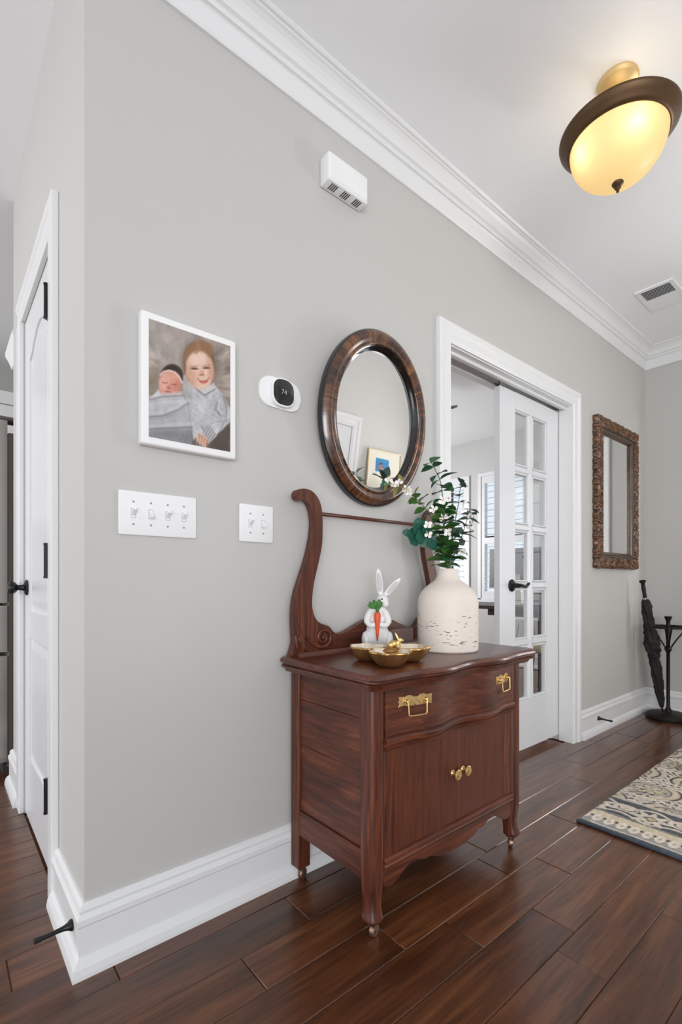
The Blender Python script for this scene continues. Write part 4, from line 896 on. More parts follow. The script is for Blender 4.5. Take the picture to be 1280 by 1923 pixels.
for (bx, bz, tx, tz, wd) in ((0.012, 0.194, 0.004, 0.284, 0.0125), (0.024, 0.192, 0.077, 0.252, 0.0115)):
    L_ = math.hypot(tx - bx, tz - bz); an = math.atan2(tx - bx, tz - bz)
    el(((bx + tx) / 2, 0.004, (bz + tz) / 2), (wd, 0.0055, L_ / 2 + 0.008), (0, an, 0)); el((bx * 0.9 + tx * 0.1, 0.003, bz * 0.9 + tz * 0.1), (0.008, 0.006, 0.014), (0, an, 0))
o = obj('body', bm, M_rab, rb, True)
md = o.modifiers.new('r', 'REMESH'); md.mode = 'VOXEL'; md.voxel_size = 0.0022; md.use_smooth_shade = True
sm_d = o.modifiers.new('s', 'SMOOTH'); sm_d.factor = 0.5; sm_d.iterations = 3
M_ear = mat('inner_ear_grey', (196, 192, 194), 0.6)
for (bx, bz, tx, tz, wd) in ((0.011, 0.205, 0.004, 0.276, 0.0082), (0.034, 0.203, 0.071, 0.245, 0.0070)):
    b2 = BM(); L_ = math.hypot(tx - bx, tz - bz); ellipsoid(b2, ((bx + tx) / 2, -0.0012, (bz + tz) / 2), (wd, 0.0022, L_ / 2), Euler((0, math.atan2(tx - bx, tz - bz), 0))); obj('inner_ear', b2, M_ear, rb, True)
obj('eye', ellipsoid(BM(), (0.0145, -0.0275, 0.184), (0.0033, 0.0025, 0.0036)), mat('eye_brown', (40, 26, 22), 0.25), rb, True)
obj('nose', ellipsoid(BM(), (0.036, -0.0335, 0.169), (0.0024, 0.002, 0.002)), M_ear, rb, True)
obj('carrot', lathe(BM(), [(0, -0.058), (0.002, -0.057), (0.005, -0.035), (0.0075, -0.008), (0.0105, 0.012), (0.0115, 0.030), (0.009, 0.040), (0, 0.042)], 16, (-0.003, -0.0475, 0.100)), mat('carrot_orange', (222, 88, 44), 0.5, bump=0.2, bscale=120), rb, True)
M_cleaf = mat('carrot_leaf_green', (58, 112, 44), 0.55, vary=0.3, vscale=120)
for (dx, dz, r_) in ((-0.022, 0.030, -0.9), (-0.010, 0.034, -0.4), (0.006, 0.036, 0.25), (0.012, 0.026, 0.5), (-0.002, 0.022, 0.0), (-0.026, 0.022, -1.2)):
    obj('carrot_leaf', ellipsoid(BM(), (-0.003 + dx * 0.75, -0.046, 0.142 + dz * 0.8), (0.0062, 0.004, 0.015), Euler((0, r_, 0)), 12, 8), M_cleaf, rb, True)
obj('carrot_stalk', tube(BM(), [(-0.003, -0.047, 0.138), (-0.003, -0.046, 0.165)], [0.005, 0.007], 8), M_cleaf, rb, True)

# vase with birch-bark speckles
vx, vy = 0.262, 1.412
vz = thing('vase', 'cream birch-bark textured bottle vase holding faux greenery', 'vase', (vx, vy, TZ))
m, nt, b = new_mat('birch_ceramic'); N = nt.nodes.new; K_ = nt.links.new
tc = N('ShaderNodeTexCoord'); mp_ = N('ShaderNodeMapping'); mp_.inputs['Scale'].default_value = (38, 38, 260); K_(tc.outputs['Object'], mp_.inputs['Vector'])
n1 = N('ShaderNodeTexNoise'); n1.inputs['Scale'].default_value = 1; n1.inputs['Detail'].default_value = 2; K_(mp_.outputs[0], n1.inputs['Vector'])
n2 = N('ShaderNodeTexNoise'); n2.inputs['Scale'].default_value = 17; n2.inputs['Detail'].default_value = 2; K_(tc.outputs['Object'], n2.inputs['Vector'])
sp = N('ShaderNodeSeparateXYZ'); K_(tc.outputs['Object'], sp.inputs[0])
zr = N('ShaderNodeMapRange'); zr.inputs['From Min'].default_value = 0.13; zr.inputs['From Max'].default_value = 0.20; zr.inputs['To Min'].default_value = 0.0; zr.inputs['To Max'].default_value = -0.2; K_(sp.outputs[2], zr.inputs['Value'])
zb = N('ShaderNodeMapRange'); zb.inputs['From Min'].default_value = 0.0; zb.inputs['From Max'].default_value = 0.03; zb.inputs['To Min'].default_value = -0.2; zb.inputs['To Max'].default_value = 0.0; K_(sp.outputs[2], zb.inputs['Value'])
a1 = N('ShaderNodeMath'); a1.operation = 'MULTIPLY_ADD'; a1.inputs[1].default_value = 0.42; K_(n2.outputs['Fac'], a1.inputs[0]); K_(n1.outputs['Fac'], a1.inputs[2])
a2 = N('ShaderNodeMath'); a2.operation = 'ADD'; K_(a1.outputs[0], a2.inputs[0]); K_(zr.outputs[0], a2.inputs[1])
a3 = N('ShaderNodeMath'); a3.operation = 'ADD'; K_(a2.outputs[0], a3.inputs[0]); K_(zb.outputs[0], a3.inputs[1])
rp = N('ShaderNodeValToRGB'); rp.color_ramp.elements[0].position = 0.850; rp.color_ramp.elements[0].color = L4((226, 216, 206)); rp.color_ramp.elements[1].position = 0.90; rp.color_ramp.elements[1].color = L4((92, 74, 66))
K_(a3.outputs[0], rp.inputs['Fac']); K_(rp.outputs['Color'], b.inputs['Base Color']); b.inputs['Roughness'].default_value = 0.6
bp = N('ShaderNodeBump'); bp.inputs['Strength'].default_value = 0.3; bp.inputs['Distance'].default_value = 0.002; K_(n1.outputs['Fac'], bp.inputs['Height']); K_(bp.outputs[0], b.inputs['Normal'])
vp = [(0, 0), (0.102, 0), (0.106, 0.004), (0.107, 0.02), (0.1075, 0.10), (0.107, 0.170), (0.104, 0.187), (0.096, 0.205), (0.082, 0.222), (0.062, 0.238), (0.047, 0.249), (0.039, 0.262), (0.0365, 0.275), (0.0365, 0.287), (0.035, 0.2905), (0.031, 0.2905), (0.030, 0.285), (0.031, 0.255), (0.02, 0.245), (0, 0.243)]
obj('vase_body', lathe(BM(), vp, 72), m, vz, 'auto')

# greenery: each stem is a thing with its own leaves and flowers (local x = right along the view of the hall, z up)
MZ = TZ + 0.2905; ROT = math.radians(50)
M_lf = {k: mat('leaf_' + k, c, 0.5, vary=0.28, vscale=30) for k, c in {'deep': (40, 92, 56), 'mid': (70, 116, 52), 'yellow': (142, 140, 62), 'teal': (22, 84, 66), 'grey': (96, 116, 106), 'dusk': (58, 82, 76)}.items()}
M_stem = mat('stem_green', (84, 96, 60), 0.6); M_petal = mat('white_petal', (240, 236, 234), 0.6); M_bud = mat('flower_centre', (196, 184, 90), 0.6)
def leaf_mesh(name, L_, Wd, curl, m, shape=1.0):
    bm = BM(); n = 7; rows = []
    for k in range(n + 1):
        t = k / n; w = Wd * (math.sin(pi * min(1, t ** shape)) ** 0.8 if 0 < t < 1 else 0.02); x = L_ * t; z = -curl * L_ * t * t
        rows.append([bm.verts.new((x, -w, z + 0.28 * w)), bm.verts.new((x, 0, z)), bm.verts.new((x, w, z + 0.28 * w))])
    for A, C in zip(rows, rows[1:]):
        for i in range(2): bm.faces.new((A[i], A[i + 1], C[i + 1], C[i]))
    me = bpy.data.meshes.new(name); bm.to_mesh(me); bm.free(); me.materials.append(m); me.polygons.foreach_set('use_smooth', [True] * len(me.polygons)); return me
LM = {k: [leaf_mesh('leaf', 1, 0.36, 0.25, m), leaf_mesh('leaf', 1, 0.42, 0.1, m), leaf_mesh('leaf', 1, 0.30, 0.4, m, 0.8)] for k, m in M_lf.items()}
DISC = leaf_mesh('leaf', 1, 0.52, 0.12, M_lf['teal'], 0.95)
PET = leaf_mesh('petal', 1, 0.42, -0.2, M_petal, 1.3)
bmc = BM(); ellipsoid(bmc, (0, 0, 0), (0.003, 0.003, 0.003), None, 8, 6); CEN = bpy.data.meshes.new('flower'); bmc.to_mesh(CEN); bmc.free(); CEN.materials.append(M_bud)
def orient(d, roll):
    d = Vector(d).normalized(); up = Vector((0, 0, 1)) if abs(d.z) < 0.95 else Vector((1, 0, 0)); y = up.cross(d).normalized(); z = d.cross(y)
    return Matrix((d, y, z)).transposed() @ Matrix.Rotation(roll, 3, 'X')
def put(me, name, parent, pos, d, roll, size):
    o = bpy.data.objects.new(name, me); COL.objects.link(o); o.parent = parent
    o.matrix_local = Matrix.Translation(pos) @ orient(d, roll).to_4x4() @ Matrix.Scale(size, 4); return o
def flower(parent, pos, face, size):
    f = put(CEN, 'flower', parent, pos, face, 0, 1.0)
    tag(f, 'white four-petalled blossom')
    a0 = R.uniform(0, 2)
    for k in range(4):
        a = a0 + k * pi / 2 + R.uniform(-0.15, 0.15); d = Vector((0.28, math.cos(a), math.sin(a)))
        put(PET, 'petal', f, Vector((0, 0, 0)), d, R.uniform(-0.3, 0.3) + (pi / 2), size)
def stem(label, pts, r=0.002, cat='flower stem', group=None, name='flower_stem'):
    t = thing(name, label, cat, (vx, vy, MZ - 0.044), ROT, group)
    P = catmull([(0, 0, 0)] + [(a, b, c + 0.044) for a, b, c in pts], 8)
    obj('stem', tube(BM(), P, [r * (1.2 - 0.7 * k / len(P)) for k in range(len(P))], 6), M_stem, t, True); return t, P
def leafy(t, P, kind, size, a, b, n, pair=True, droop=0.1, ph=0.0, jit=0.35):
    for k in range(n):
        f = a + (b - a) * k / max(1, n - 1); i = min(len(P) - 2, int(f * (len(P) - 1))); p = P[i]; T = (P[i + 1] - P[i]).normalized()
        x = T.orthogonal().normalized(); y = T.cross(x)
        for s in ((0, pi) if pair else (R.uniform(0, 6.28),)):
            an = ph + k * pi / 2 + s + R.uniform(-jit, jit)
            d = (x * math.cos(an) + y * math.sin(an)) + T * R.uniform(0.1, 0.6) + Vector((0, 0, -droop))
            put(R.choice(LM[kind]), 'leaf', t, p, d, R.uniform(-0.5, 0.5), 1.3 * size * R.uniform(0.8, 1.15) * (1.0 if f < 0.9 else 0.75))
t, P = stem('tall dark green eucalyptus stem rising above the vase', [(-0.004, 0, 0.04), (-0.012, 0.0, 0.15), (-0.018, 0, 0.25), (-0.028, 0, 0.32), (-0.062, -0.005, 0.385)], 0.0022, 'eucalyptus stem', name='eucalyptus_stem')
leafy(t, P, 'deep', 0.046, 0.50, 0.99, 9, True, 0.15, 0.0); leafy(t, P, 'deep', 0.05, 0.28, 0.5, 4, True, 0.1, 0.5); leafy(t, P, 'mid', 0.065, 0.14, 0.24, 3, True, 0.0, 0.2)
t, P = stem('arching branch of yellow-green leaves and white blossom reaching to the oval mirror', [(-0.006, -0.006, 0.04), (-0.035, -0.01, 0.13), (-0.082, -0.012, 0.215), (-0.135, -0.01, 0.268), (-0.182, -0.005, 0.297), (-0.212, 0, 0.312)])
leafy(t, P, 'yellow', 0.032, 0.55, 1.0, 6, True, 0.0, 0.6); leafy(t, P, 'mid', 0.036, 0.25, 0.62, 8, True, 0.0, 0.3, 0.6)
for i, sz in ((-1, 0.016), (-5, 0.015), (-10, 0.016), (-16, 0.018), (-17, 0.016)): flower(t, P[i] + Vector((R.uniform(-0.01, 0.01), -0.012, R.uniform(-0.008, 0.012))), (R.uniform(-0.3, 0.3), -1, 0.2), sz)
t, P = stem('round-leaved dark teal eucalyptus sprig on the left of the vase', [(-0.010, -0.006, 0.03), (-0.045, -0.015, 0.085), (-0.085, -0.022, 0.125), (-0.122, -0.02, 0.146)], 0.002, 'eucalyptus stem', name='eucalyptus_stem')
for (x, z, s_z, y) in ((-0.150, 0.128, 0.030, -0.02), (-0.130, 0.120, 0.048, -0.026), (-0.112, 0.138, 0.050, -0.03), (-0.090, 0.152, 0.048, -0.024), (-0.100, 0.112, 0.052, -0.036), (-0.078, 0.128, 0.050, -0.034), (-0.085, 0.098, 0.050, -0.03), (-0.062, 0.088, 0.048, -0.03), (-0.066, 0.115, 0.046, -0.022), (-0.120, 0.098, 0.040, -0.02), (-0.108, 0.163, 0.036, -0.016)):
    an = R.uniform(0, 6.28); d = Vector((math.cos(an), -0.25, math.sin(an)))
    put(DISC, 'leaf', t, Vector((x, y, z + 0.044)) - d * s_z * 0.5, d, pi / 2 + R.uniform(-0.3, 0.3), s_z)
t, P = stem('bushy middle branch of green leaves and white blossom in the vase', [(0.0, -0.008, 0.035), (-0.010, -0.02, 0.09), (-0.022, -0.03, 0.16), (-0.012, -0.03, 0.225)])
leafy(t, P, 'mid', 0.044, 0.2, 0.98, 15, True, 0.0, 0.2, 0.7); leafy(t, P, 'deep', 0.046, 0.3, 0.9, 6, True, 0.05, 0.9, 0.6); leafy(t, P, 'yellow', 0.032, 0.25, 0.8, 5, False, 0.0, 0.2, 0.6)
for (x, z) in ((-0.082, 0.150), (-0.078, 0.118), (-0.062, 0.205), (-0.025, 0.175), (-0.012, 0.125), (-0.03, 0.235)): flower(t, Vector((x, -0.055 + R.uniform(-0.01, 0.01), z + 0.044)), (R.uniform(-0.4, 0.4), -1, R.uniform(0, 0.4)), R.uniform(0.015, 0.019))
t, P = stem('tall grey-green flowering stem on the right, before the office window', [(0.008, 0.004, 0.035), (0.022, 0.01, 0.13), (0.042, 0.012, 0.24), (0.050, 0.012, 0.315)])
leafy(t, P, 'dusk', 0.036, 0.35, 1.0, 9, True, 0.05, 0.4, 0.5)
for (x, z) in ((0.055, 0.235), (0.028, 0.20), (0.066, 0.195)): flower(t, Vector((x, -0.01, z + 0.044)), (R.uniform(-0.4, 0.4), -1, R.uniform(-0.1, 0.3)), R.uniform(0.015, 0.018))
t, P = stem('short grey-leaved stem drooping at the right rim of the vase', [(0.014, -0.004, 0.03), (0.038, -0.008, 0.085), (0.062, -0.01, 0.16), (0.078, -0.01, 0.215)])
leafy(t, P, 'grey', 0.036, 0.2, 1.0, 10, True, 0.2, 0.7, 0.6); leafy(t, P, 'deep', 0.038, 0.4, 0.9, 3, True, 0.1, 0.1, 0.5)
for (x, z) in ((0.074, 0.145), (0.050, 0.06), (0.085, 0.175)): flower(t, Vector((x, -0.02, z + 0.044)), (R.uniform(-0.4, 0.4), -1, R.uniform(-0.1, 0.3)), 0.015)

# ------------------------------------------------------------ umbrella stand and umbrella
uc = Vector((0.200, 4.015, 0))
t = thing('umbrella_stand', 'dark iron umbrella stand with round base in the far corner', 'umbrella stand', uc)
obj('base', lathe(BM(), [(0, 0), (0.138, 0), (0.140, 0.006), (0.140, 0.020), (0.134, 0.024), (0.130, 0.034), (0.110, 0.040), (0.03, 0.047), (0, 0.047)], 48), M_iron, t, 'auto')
obj('pole', lathe(BM(), [(0, 0.04), (0.026, 0.045), (0.018, 0.07), (0.0115, 0.085), (0.0115, 0.47), (0.016, 0.48), (0.025, 0.495), (0.019, 0.507), (0.012, 0.52), (0.012, 0.685), (0.0145, 0.70), (0.024, 0.724), (0.025, 0.730), (0, 0.733)], 24), M_iron, t, 'auto')
rp_ = [(0.142 * math.cos(a), 0.142 * math.sin(a), 0.655) for a in np.linspace(0, 2 * pi, 49)]
obj('ring', tube(BM(), rp_, 0.0055, 8, False), M_iron, t, True)
for k in range(4):
    a = k * pi / 2 + 0.45; ca, sa = math.cos(a), math.sin(a)
    obj('arm', tube(BM(), catmull([(0.014 * ca, 0.014 * sa, 0.50), (0.035 * ca, 0.035 * sa, 0.54), (0.075 * ca, 0.075 * sa, 0.60), (0.12 * ca, 0.12 * sa, 0.648), (0.142 * ca, 0.142 * sa, 0.655)], 5), 0.0055, 8), M_iron, t, True)
    obj('cross_bar', tube(BM(), [(0.012 * ca, 0.012 * sa, 0.655), (0.142 * ca, 0.142 * sa, 0.655)], 0.0045, 8), M_iron, t, True)
ua = uc + Vector((-0.022, -0.040, 0.049)); ub = uc + Vector((-0.112, -0.150, 0.962)); ax = ub - ua
t = thing('folded_umbrella', 'black folded umbrella leaning in the iron stand', 'umbrella', ua)
t.rotation_euler = ax.to_track_quat('Z', 'Y').to_euler()
UL = ax.length
obj('ferrule', lathe(BM(), [(0, 0), (0.005, 0.002), (0.006, 0.05), (0, 0.06)], 12), M_iron, t, True)
def wob(tt, z): return 1 + 0.16 * math.sin(7 * tt + z * 26) + 0.10 * math.sin(3 * tt + z * 55) + 0.07 * math.sin(z * 140 + 2 * tt)
pr = [(0.006, 0.03), (0.016, 0.06), (0.026, 0.16), (0.032, 0.26), (0.030, 0.36), (0.031, 0.405), (0.036, 0.42), (0.045, 0.46), (0.046, 0.50), (0.040, 0.55), (0.033, 0.60), (0.032, 0.66), (0.030, 0.72), (0.027, 0.78), (0.017, 0.812), (0.010, 0.83)]
pp = catmull([(a, b, 0) for a, b in pr], 5)
obj('canopy', lathe(BM(), [(p.x, p.y) for p in pp], 36, wob=wob), M_umb, t, True)
obj('strap', lathe(BM(), [(0.034, 0.398), (0.040, 0.400), (0.040, 0.414), (0.034, 0.416)], 24), M_umb, t, True)
obj('handle', lathe(BM(), [(0.010, 0.815), (0.013, 0.83), (0.012, 0.86), (0.0145, 0.89), (0.012, 0.915), (0.013, 0.93), (0.021, 0.940), (0.022, 0.948), (0.014, 0.953), (0, 0.954)], 20), M_iron, t, True)
obj('collar_ring', lathe(BM(), [(0.011, 0.808), (0.0175, 0.812), (0.0175, 0.822), (0.011, 0.826)], 20), M_steel, t, True)

# ------------------------------------------------------------ rug
RX0, RX1, RY0, RY1 = 0.4556, 1.24, 2.005, 3.95
t = thing('hall_rug', 'cream and charcoal wool rug with floral border', 'rug', (RX0, RY0, 0))
nx, ny = 196, 486
GX, GY = np.meshgrid(np.linspace(0, RX1 - RX0, nx), np.linspace(0, RY1 - RY0, ny)); wx = GX; yy = np.minimum(GY, (RY1 - RY0) - GY)
wz = 0.010 * (fbm(GX * 14, GY * 14) - 0.5); ax_ = wx + wz; ay_ = yy + 0.010 * (fbm(GX * 14 + 40, GY * 14) - 0.5)
CREAM, SLATE, DARK, GOLD, GREY = (216, 204, 188), (84, 87, 93), (72, 70, 74), (208, 186, 150), (150, 145, 142)
C = np.zeros(GX.shape + (3,)) + np.array(CREAM, float)
def ell(cx, cy, rx, ry): return np.sqrt(((ax_ - cx) / rx) ** 2 + ((ay_ - cy) / ry) ** 2)
def per_x(p, ph): return (ax_ - ph + p / 2) % p - p / 2
# field: ogee lattice with horseshoe arches
fx = per_x(0.30, 0.090); row = np.floor((ay_ - 0.40) / 0.22); fx2 = per_x(0.30, 0.0) if False else ((ax_ - 0.09 + 0.15 * (row % 2) + 0.15) % 0.30) - 0.15; fy = (ay_ - 0.40) % 0.22 - 0.14
r1 = np.hypot(fx2, fy * 1.1); an = np.arctan2(fy, fx2)
arch_ = sstep(-0.55, -0.35, np.sin(an))
mk = lambda v, a, b, s=0.0025: sstep(a - s, a + s, v) * (1 - sstep(b - s, b + s, v))
fieldm = sstep(0.352, 0.356, ay_)
pat = mk(r1, 0.116, 0.128); C = blend(C, pat * fieldm * arch_, DARK); C = blend(C, mk(r1, 0.080, 0.088) * fieldm * arch_, DARK)
C = blend(C, mk(r1, 0.088, 0.118) * fieldm * 0.6, (196, 178, 152)); C = blend(C, mk(r1, 0.0, 0.082) * fieldm * 0.9, (176, 166, 152))
ros = 0.045 + 0.018 * np.cos(6 * an); C = blend(C, (1 - sstep(-0.003, 0.003, r1 - ros)) * fieldm, (206, 190, 160)); C = blend(C, mk(r1 - ros, 0.0, 0.007) * fieldm, DARK); C = blend(C, mk(r1, 0.012, 0.020) * fieldm, GREY)
lf = np.sin(ax_ * 110 + 3 * np.sin(ay_ * 46)) * np.sin(ay_ * 84 + 2.4 * np.sin(ax_ * 60)); C = blend(C, sstep(0.35, 0.5, lf) * np.maximum(sstep(0.128, 0.135, r1), 1 - arch_) * fieldm * 0.9, DARK); C = blend(C, sstep(0.3, 0.42, -lf) * sstep(0.128, 0.135, r1) * fieldm * 0.7, GREY)
C = blend(C, sstep(0.3, 0.5, lf) * mk(r1, 0.0, 0.08) * (1 - sstep(-0.003, 0.003, r1 - ros - 0.008)) * 0, DARK)
# cream guard stripe then double line
for a, b, c in ((0.325, 0.332, DARK), (0.340, 0.345, GREY), (0.375, 0.379, GREY)): C = blend(C, mk(ay_, a, b, 0.0015), c)
# main border, slate ground
bd = mk(ay_, 0.160, 0.325, 0.0015); G = C * 0 + np.array(SLATE, float)
p1 = per_x(0.205, 0.194); dy1 = ay_ - 0.225; r2 = np.hypot(p1 * 0.85, dy1); a2 = np.arctan2(dy1, p1); fl_ = 0.052 + 0.016 * np.cos(8 * a2)
G = blend(G, 1 - sstep(-0.003, 0.003, r2 - fl_), CREAM); dm_ = np.abs(p1) * 0.9 + np.abs(dy1); G = blend(G, mk(dm_, 0.018, 0.026), DARK); G = blend(G, 1 - sstep(0.015, 0.018, dm_), GOLD)
p2 = per_x(0.205, 0.0915); dy2 = ay_ - 0.255; r3 = np.hypot(p2, dy2 * 1.3); a3_ = np.arctan2(dy2 * 1.3, p2); G = blend(G, 1 - sstep(0.047, 0.052, r3), CREAM); G = blend(G, mk((r3 * 160 - a3_ / (2 * pi) * 4.4) % 4.4, 1.2, 2.2, 0.3) * (1 - sstep(0.038, 0.042, r3)), DARK)
vine = np.abs(ay_ - (0.285 + 0.022 * np.cos(2 * pi * (ax_ - 0.194) / 0.205))); G = blend(G, 1 - sstep(0.006, 0.010, vine), CREAM)
vine2 = np.abs(ay_ - (0.185 + 0.016 * np.cos(2 * pi * (ax_ - 0.09) / 0.205))); G = blend(G, 1 - sstep(0.005, 0.009, vine2), CREAM)
C = C * (1 - bd[..., None]) + G * bd[..., None]
C = blend(C, mk(ay_, 0.150, 0.156, 0.0015), DARK)
# outer border of cream ovals on gold / grey
ob = mk(ay_, 0.030, 0.150, 0.001); O = C * 0 + np.array((212, 198, 172), float); O = blend(O, 1 - sstep(0.060, 0.085, ay_), (158, 154, 152))
p3 = per_x(0.0455, 0.046); e3 = np.hypot(p3 / 0.0190, (ay_ - 0.078) / 0.036); O = blend(O, 1 - sstep(0.85, 1.0, e3), (226, 216, 200)); O = blend(O, 1 - sstep(0.25, 0.38, e3), (186, 176, 160))
p4 = per_x(0.0455, 0.0233); O = blend(O, 1 - sstep(0.7, 1.0, np.hypot(p4 / 0.008, (ay_ - 0.090) / 0.012)), (84, 80, 76))
C = C * (1 - ob[..., None]) + O * ob[..., None]
C = blend(C, mk(ay_, 0.022, 0.030, 0.001), (208, 194, 172)); C = blend(C, 1 - sstep(0.019, 0.022, ay_), (78, 88, 100))
C += ((rng.random(GX.shape) - 0.5) * 30 + (fbm(GX * 90, GY * 30) - 0.5) * 34)[..., None]
lum = C.mean(-1) / 255
Zr = 0.0095 + 0.0025 * lum + (rng.random(GX.shape) - 0.5) * 0.0012
edge = np.minimum(np.minimum(GX, (RX1 - RX0) - GX), np.minimum(GY, (RY1 - RY0) - GY)); Zr = np.where(edge < 1e-6, 0.0015, Zr * (0.75 + 0.25 * sstep(0, 0.012, edge)))
obj('pile', grid_mesh('pile', GX, GY, Zr, C, mat_col('rug_wool', 0.95, bump=0.5, bscale=500)), None, t)
mbnd = mat('rug_binding', (70, 82, 96), 0.9, bump=0.5, bscale=300, vary=0.25, vscale=60)
obj('binding', tube(BM(), [(0.0, -0.001, 0.0065), (RX1 - RX0, -0.001, 0.0065)], 0.0065, 10), mbnd, t, True)

# ------------------------------------------------------------ office: desk, monitor, chair, fan
M_desk = wood('desk_walnut', (40, 24, 18), (62, 38, 28), (80, 52, 38), 'X', 22)
t = thing('desk', 'dark brown office desk under the window beyond the glazed door', 'desk', (-1.33, 4.40, 0))
obj('top', B((-0.60, -0.33, 0.715), (0.58, 0.33, 0.748), 0.003), M_desk, t)
obj('apron', B((0.0, -0.30, 0.655), (0.52, -0.28, 0.715)), M_desk, t)
for x in (-0.56, 0.54):
    for y in (-0.29, 0.29): obj('leg', B((x - 0.025, y - 0.025, 0), (x + 0.025, y + 0.025, 0.715), 0.003), M_desk, t)
t = thing('computer_monitor', 'silver computer monitor seen from behind on the desk', 'monitor', (-1.19, 4.36, 0.748), math.radians(8))
M_silver = mat('silver_shell', (172, 172, 176), 0.4, 0.4)
obj('screen_shell', B((-0.27, -0.012, 0.17), (0.27, 0.012, 0.56), 0.008, 3), M_silver, t, 'auto')
rings = [[(-w, -0.02 - d, z), (w, -0.02 - d, z), (w, -0.012 - d, z), (-w, -0.012 - d, z)] for z, d, w in ((0.30, 0.0, 0.055), (0.18, 0.02, 0.062), (0.01, 0.06, 0.085))]
obj('stand', loft(BM(), rings), mat('stand_beige', (206, 198, 186), 0.4), t)
obj('foot', B((-0.10, -0.10, 0), (0.10, 0.09, 0.008), 0.003), M_silver, t)
obj('badge', along_y([(0, 0), (0.026, 0), (0.026, 0.002), (0, 0.002)], 24, (0.10, -0.0125, 0.47)), M_black, t)
t = thing('desk_speaker', 'small black round speaker beside the monitor', 'speaker', (-1.33, 4.30, 0.748))
obj('body', ellipsoid(BM(), (0, 0, 0.05), (0.05, 0.05, 0.05)), M_black, t, True)
t = thing('photo_frame', 'small black framed snapshot on the right of the desk', 'picture frame', (-0.88, 4.20, 0.748), 0.3)
obj('frame', B((-0.05, -0.008, 0), (0.05, 0.008, 0.13), 0.003), M_black, t)
obj('print', B((-0.036, -0.010, 0.016), (0.036, -0.008, 0.114)), mat('print_grey', (190, 190, 192), 0.5), t)
M_chair = mat('beige_upholstery', (196, 180, 156), 0.8)
t = thing('office_chair', 'beige upholstered chair at the right end of the desk', 'chair', (-0.425, 3.79, 0), math.radians(180))
obj('seat', B((-0.24, -0.24, 0.42), (0.24, 0.24, 0.50), 0.03, 3), M_chair, t, 'auto')
o = obj('backrest', prism(BM(), rrect(0.46, 0.52, 0.12, 8, 0, 0.74), 'Y', -0.24, -0.17, 0.02, 3), M_chair, t, 'auto')
for x in (-0.2, 0.2):
    for y in (-0.2, 0.2): obj('leg', tube(BM(), [(x, y, 0), (x * 0.9, y * 0.9, 0.43)], 0.018, 8), M_desk, t)
t = tag(obj('power_cord', tube(BM(), catmull([(-1.16, 4.20, 0.752), (-1.12, 4.05, 0.752), (-1.10, 4.045, 0.70), (-1.09, 4.05, 0.45), (-1.05, 4.07, 0.33), (-1.02, 4.06, 0.42), (-0.98, 4.06, 0.60)], 8), 0.004, 6), mat('cord_white', (206, 202, 196), 0.5), None, True), 'pale power cord looping below the desk edge', 'cord')
t = thing('wall_outlet', 'white wall outlet under the office window', 'outlet', (-1.46, OFY, 0.36))
obj('plate', B((-0.035, -0.006, -0.057), (0.035, 0, 0.057), 0.002), M_plastic, t)
for z in (-0.02, 0.02): obj('socket', along_y([(0, 0), (0.015, 0), (0.014, 0.003), (0, 0.003)], 20, (0, -0.006, z)), M_plastic, t)
bbo = sweep(BM(), [(-3.65, OFY, 0), (-0.16, OFY, 0)], bb, (0, 0, 1), flip=True)
struct(obj('baseboard_office', bbo, M_trim), 'white baseboard under the office windows', 'baseboard')
t = thing('ceiling_fan', 'grey office ceiling fan with one blade tip showing past the casing', 'ceiling fan', (-1.62, 3.20, CE))
M_fan = mat('fan_grey', (126, 128, 134), 0.5)
obj('canopy', lathe(BM(), [(0, 0), (0.065, 0), (0.055, -0.04), (0.014, -0.05), (0.014, -0.22), (0.09, -0.23), (0.10, -0.30), (0.07, -0.34), (0, -0.35)], 32), M_fan, t, 'auto')
for k in range(5):
    bl = BM(); prism(bl, [(0.10, -0.03), (0.20, -0.055), (0.46, -0.062), (0.49, -0.05), (0.49, 0.05), (0.46, 0.062), (0.20, 0.055), (0.10, 0.03)], 'Z', -0.009, 0.009)
    o = obj('blade', bl, M_fan, t); o.location = (0, 0, -0.285); o.rotation_euler = (0.42, 0, math.radians(20 + 72 * k))

# ------------------------------------------------------------ across the hall, seen in the oval mirror
M_cream = mat('cream_cabinet_paint', (226, 220, 208), 0.5)
t = thing('tall_cabinet', 'tall cream cabinet across the hall, under the framed picture in the oval mirror', 'cabinet', (1.99, 3.50, 0))
obj('body', B((-0.18, -0.36, 0.05), (0.205, 0.36, 1.47), 0.004), M_cream, t)
obj('top', B((-0.20, -0.38, 1.47), (0.208, 0.38, 1.50), 0.004), M_cream, t)
for s in (-1, 1):
    o = obj('door', B((-0.196, min(0, s * 0.355), 0.08), (-0.18, max(0, s * 0.355), 1.45), 0.003), M_cream, t)
    obj('knob', ellipsoid(BM(), (-0.206, s * 0.04, 0.8), (0.012, 0.012, 0.012)), M_black, o, True)
t = thing('framed_picture', 'gold-framed picture of a swimmer in blue water, reflected in the oval mirror', 'picture', (2.158, 3.385, 1.50))
t.rotation_euler = (0, math.radians(5), 0)
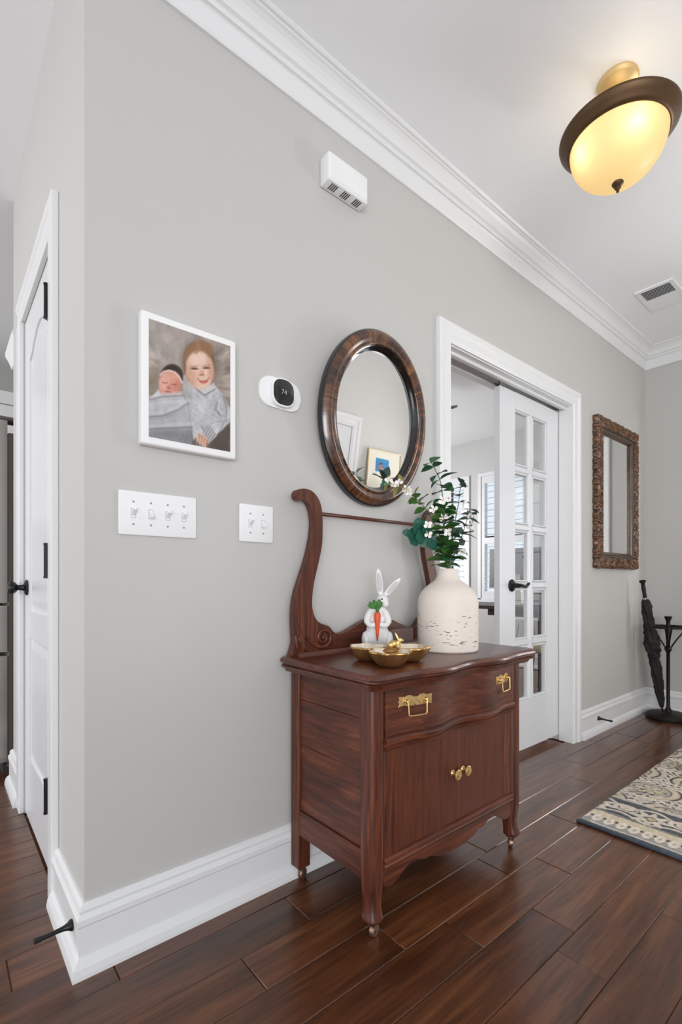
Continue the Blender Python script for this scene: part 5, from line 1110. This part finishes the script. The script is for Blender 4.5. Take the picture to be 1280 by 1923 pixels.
obj('frame', sweep(BM(), [(0, -0.215, 0.012), (0, -0.215, 0.385), (0, 0.215, 0.385), (0, 0.215, 0.012), (0, -0.215, 0.012)], [(-0.001, 0), (-0.001, 0.014), (0.005, 0.016), (0.006, 0)], (-1, 0, 0), flip=True), mat('gold_frame', (206, 184, 140), 0.45, 0.5), t)
obj('mat_board', B((-0.010, -0.215, 0.012), (0, 0.215, 0.385)), mat('mat_cream', (236, 230, 216), 0.7), t)
U, V = np.meshgrid(np.linspace(0, 1, 60), np.linspace(0, 1, 50)); C = np.zeros(U.shape + (3,)) + np.array([30, 128, 186.]); C += ((fbm(U * 3, V * 14) - 0.5) * 70)[..., None]; C = blend(C, sstep(0.25, 0.0, V) * 0.6, (110, 180, 214))
for cx, cy, rx, ry, c in ((0.44, 0.72, 0.24, 0.11, (178, 116, 90)), (0.42, 0.46, 0.10, 0.13, (186, 124, 98)), (0.42, 0.38, 0.11, 0.09, (74, 48, 40)), (0.75, 0.86, 0.2, 0.08, (70, 60, 70)), (0.25, 0.68, 0.10, 0.06, (170, 108, 84))):
    C = blend(C, 1 - sstep(0.8, 1.1, np.hypot((U - cx) / rx, (V - cy) / ry)), c)
obj('print', grid_mesh('print', np.full(U.shape, -0.0106), -0.12 + 0.18 * U, 0.315 - 0.13 * V, C, mat_col('print_ink', 0.5)), None, t)
M_gv = mat('green_glass', (40, 110, 86), 0.1, coat=0.5)
t = thing('green_vase', 'small green glass vase of broad leaves, reflected in the oval mirror', 'vase', (1.96, 3.21, 1.50))
obj('body', lathe(BM(), [(0, 0), (0.030, 0), (0.036, 0.01), (0.036, 0.05), (0.026, 0.065), (0.022, 0.075), (0.030, 0.088), (0.026, 0.09), (0.018, 0.078), (0, 0.07)], 28), M_gv, t, 'auto')
for k, (dx, dy_, dz, sz) in enumerate(((0.02, 0.14, 0.04, 0.17), (0.0, -0.10, 0.05, 0.14), (0.02, 0.03, 0.14, 0.13), (-0.02, -0.07, 0.13, 0.12), (0.0, 0.08, 0.0, 0.13))):
    put(LM['dusk'][0], 'leaf', t, Vector((0, 0.2 * dy_, 0.09)), Vector((dx, dy_, dz)), 0.3, sz)
    obj('stalk', tube(BM(), [(0, 0, 0.05), (0, 0.2 * dy_, 0.095)], 0.002, 6), M_stem, t)
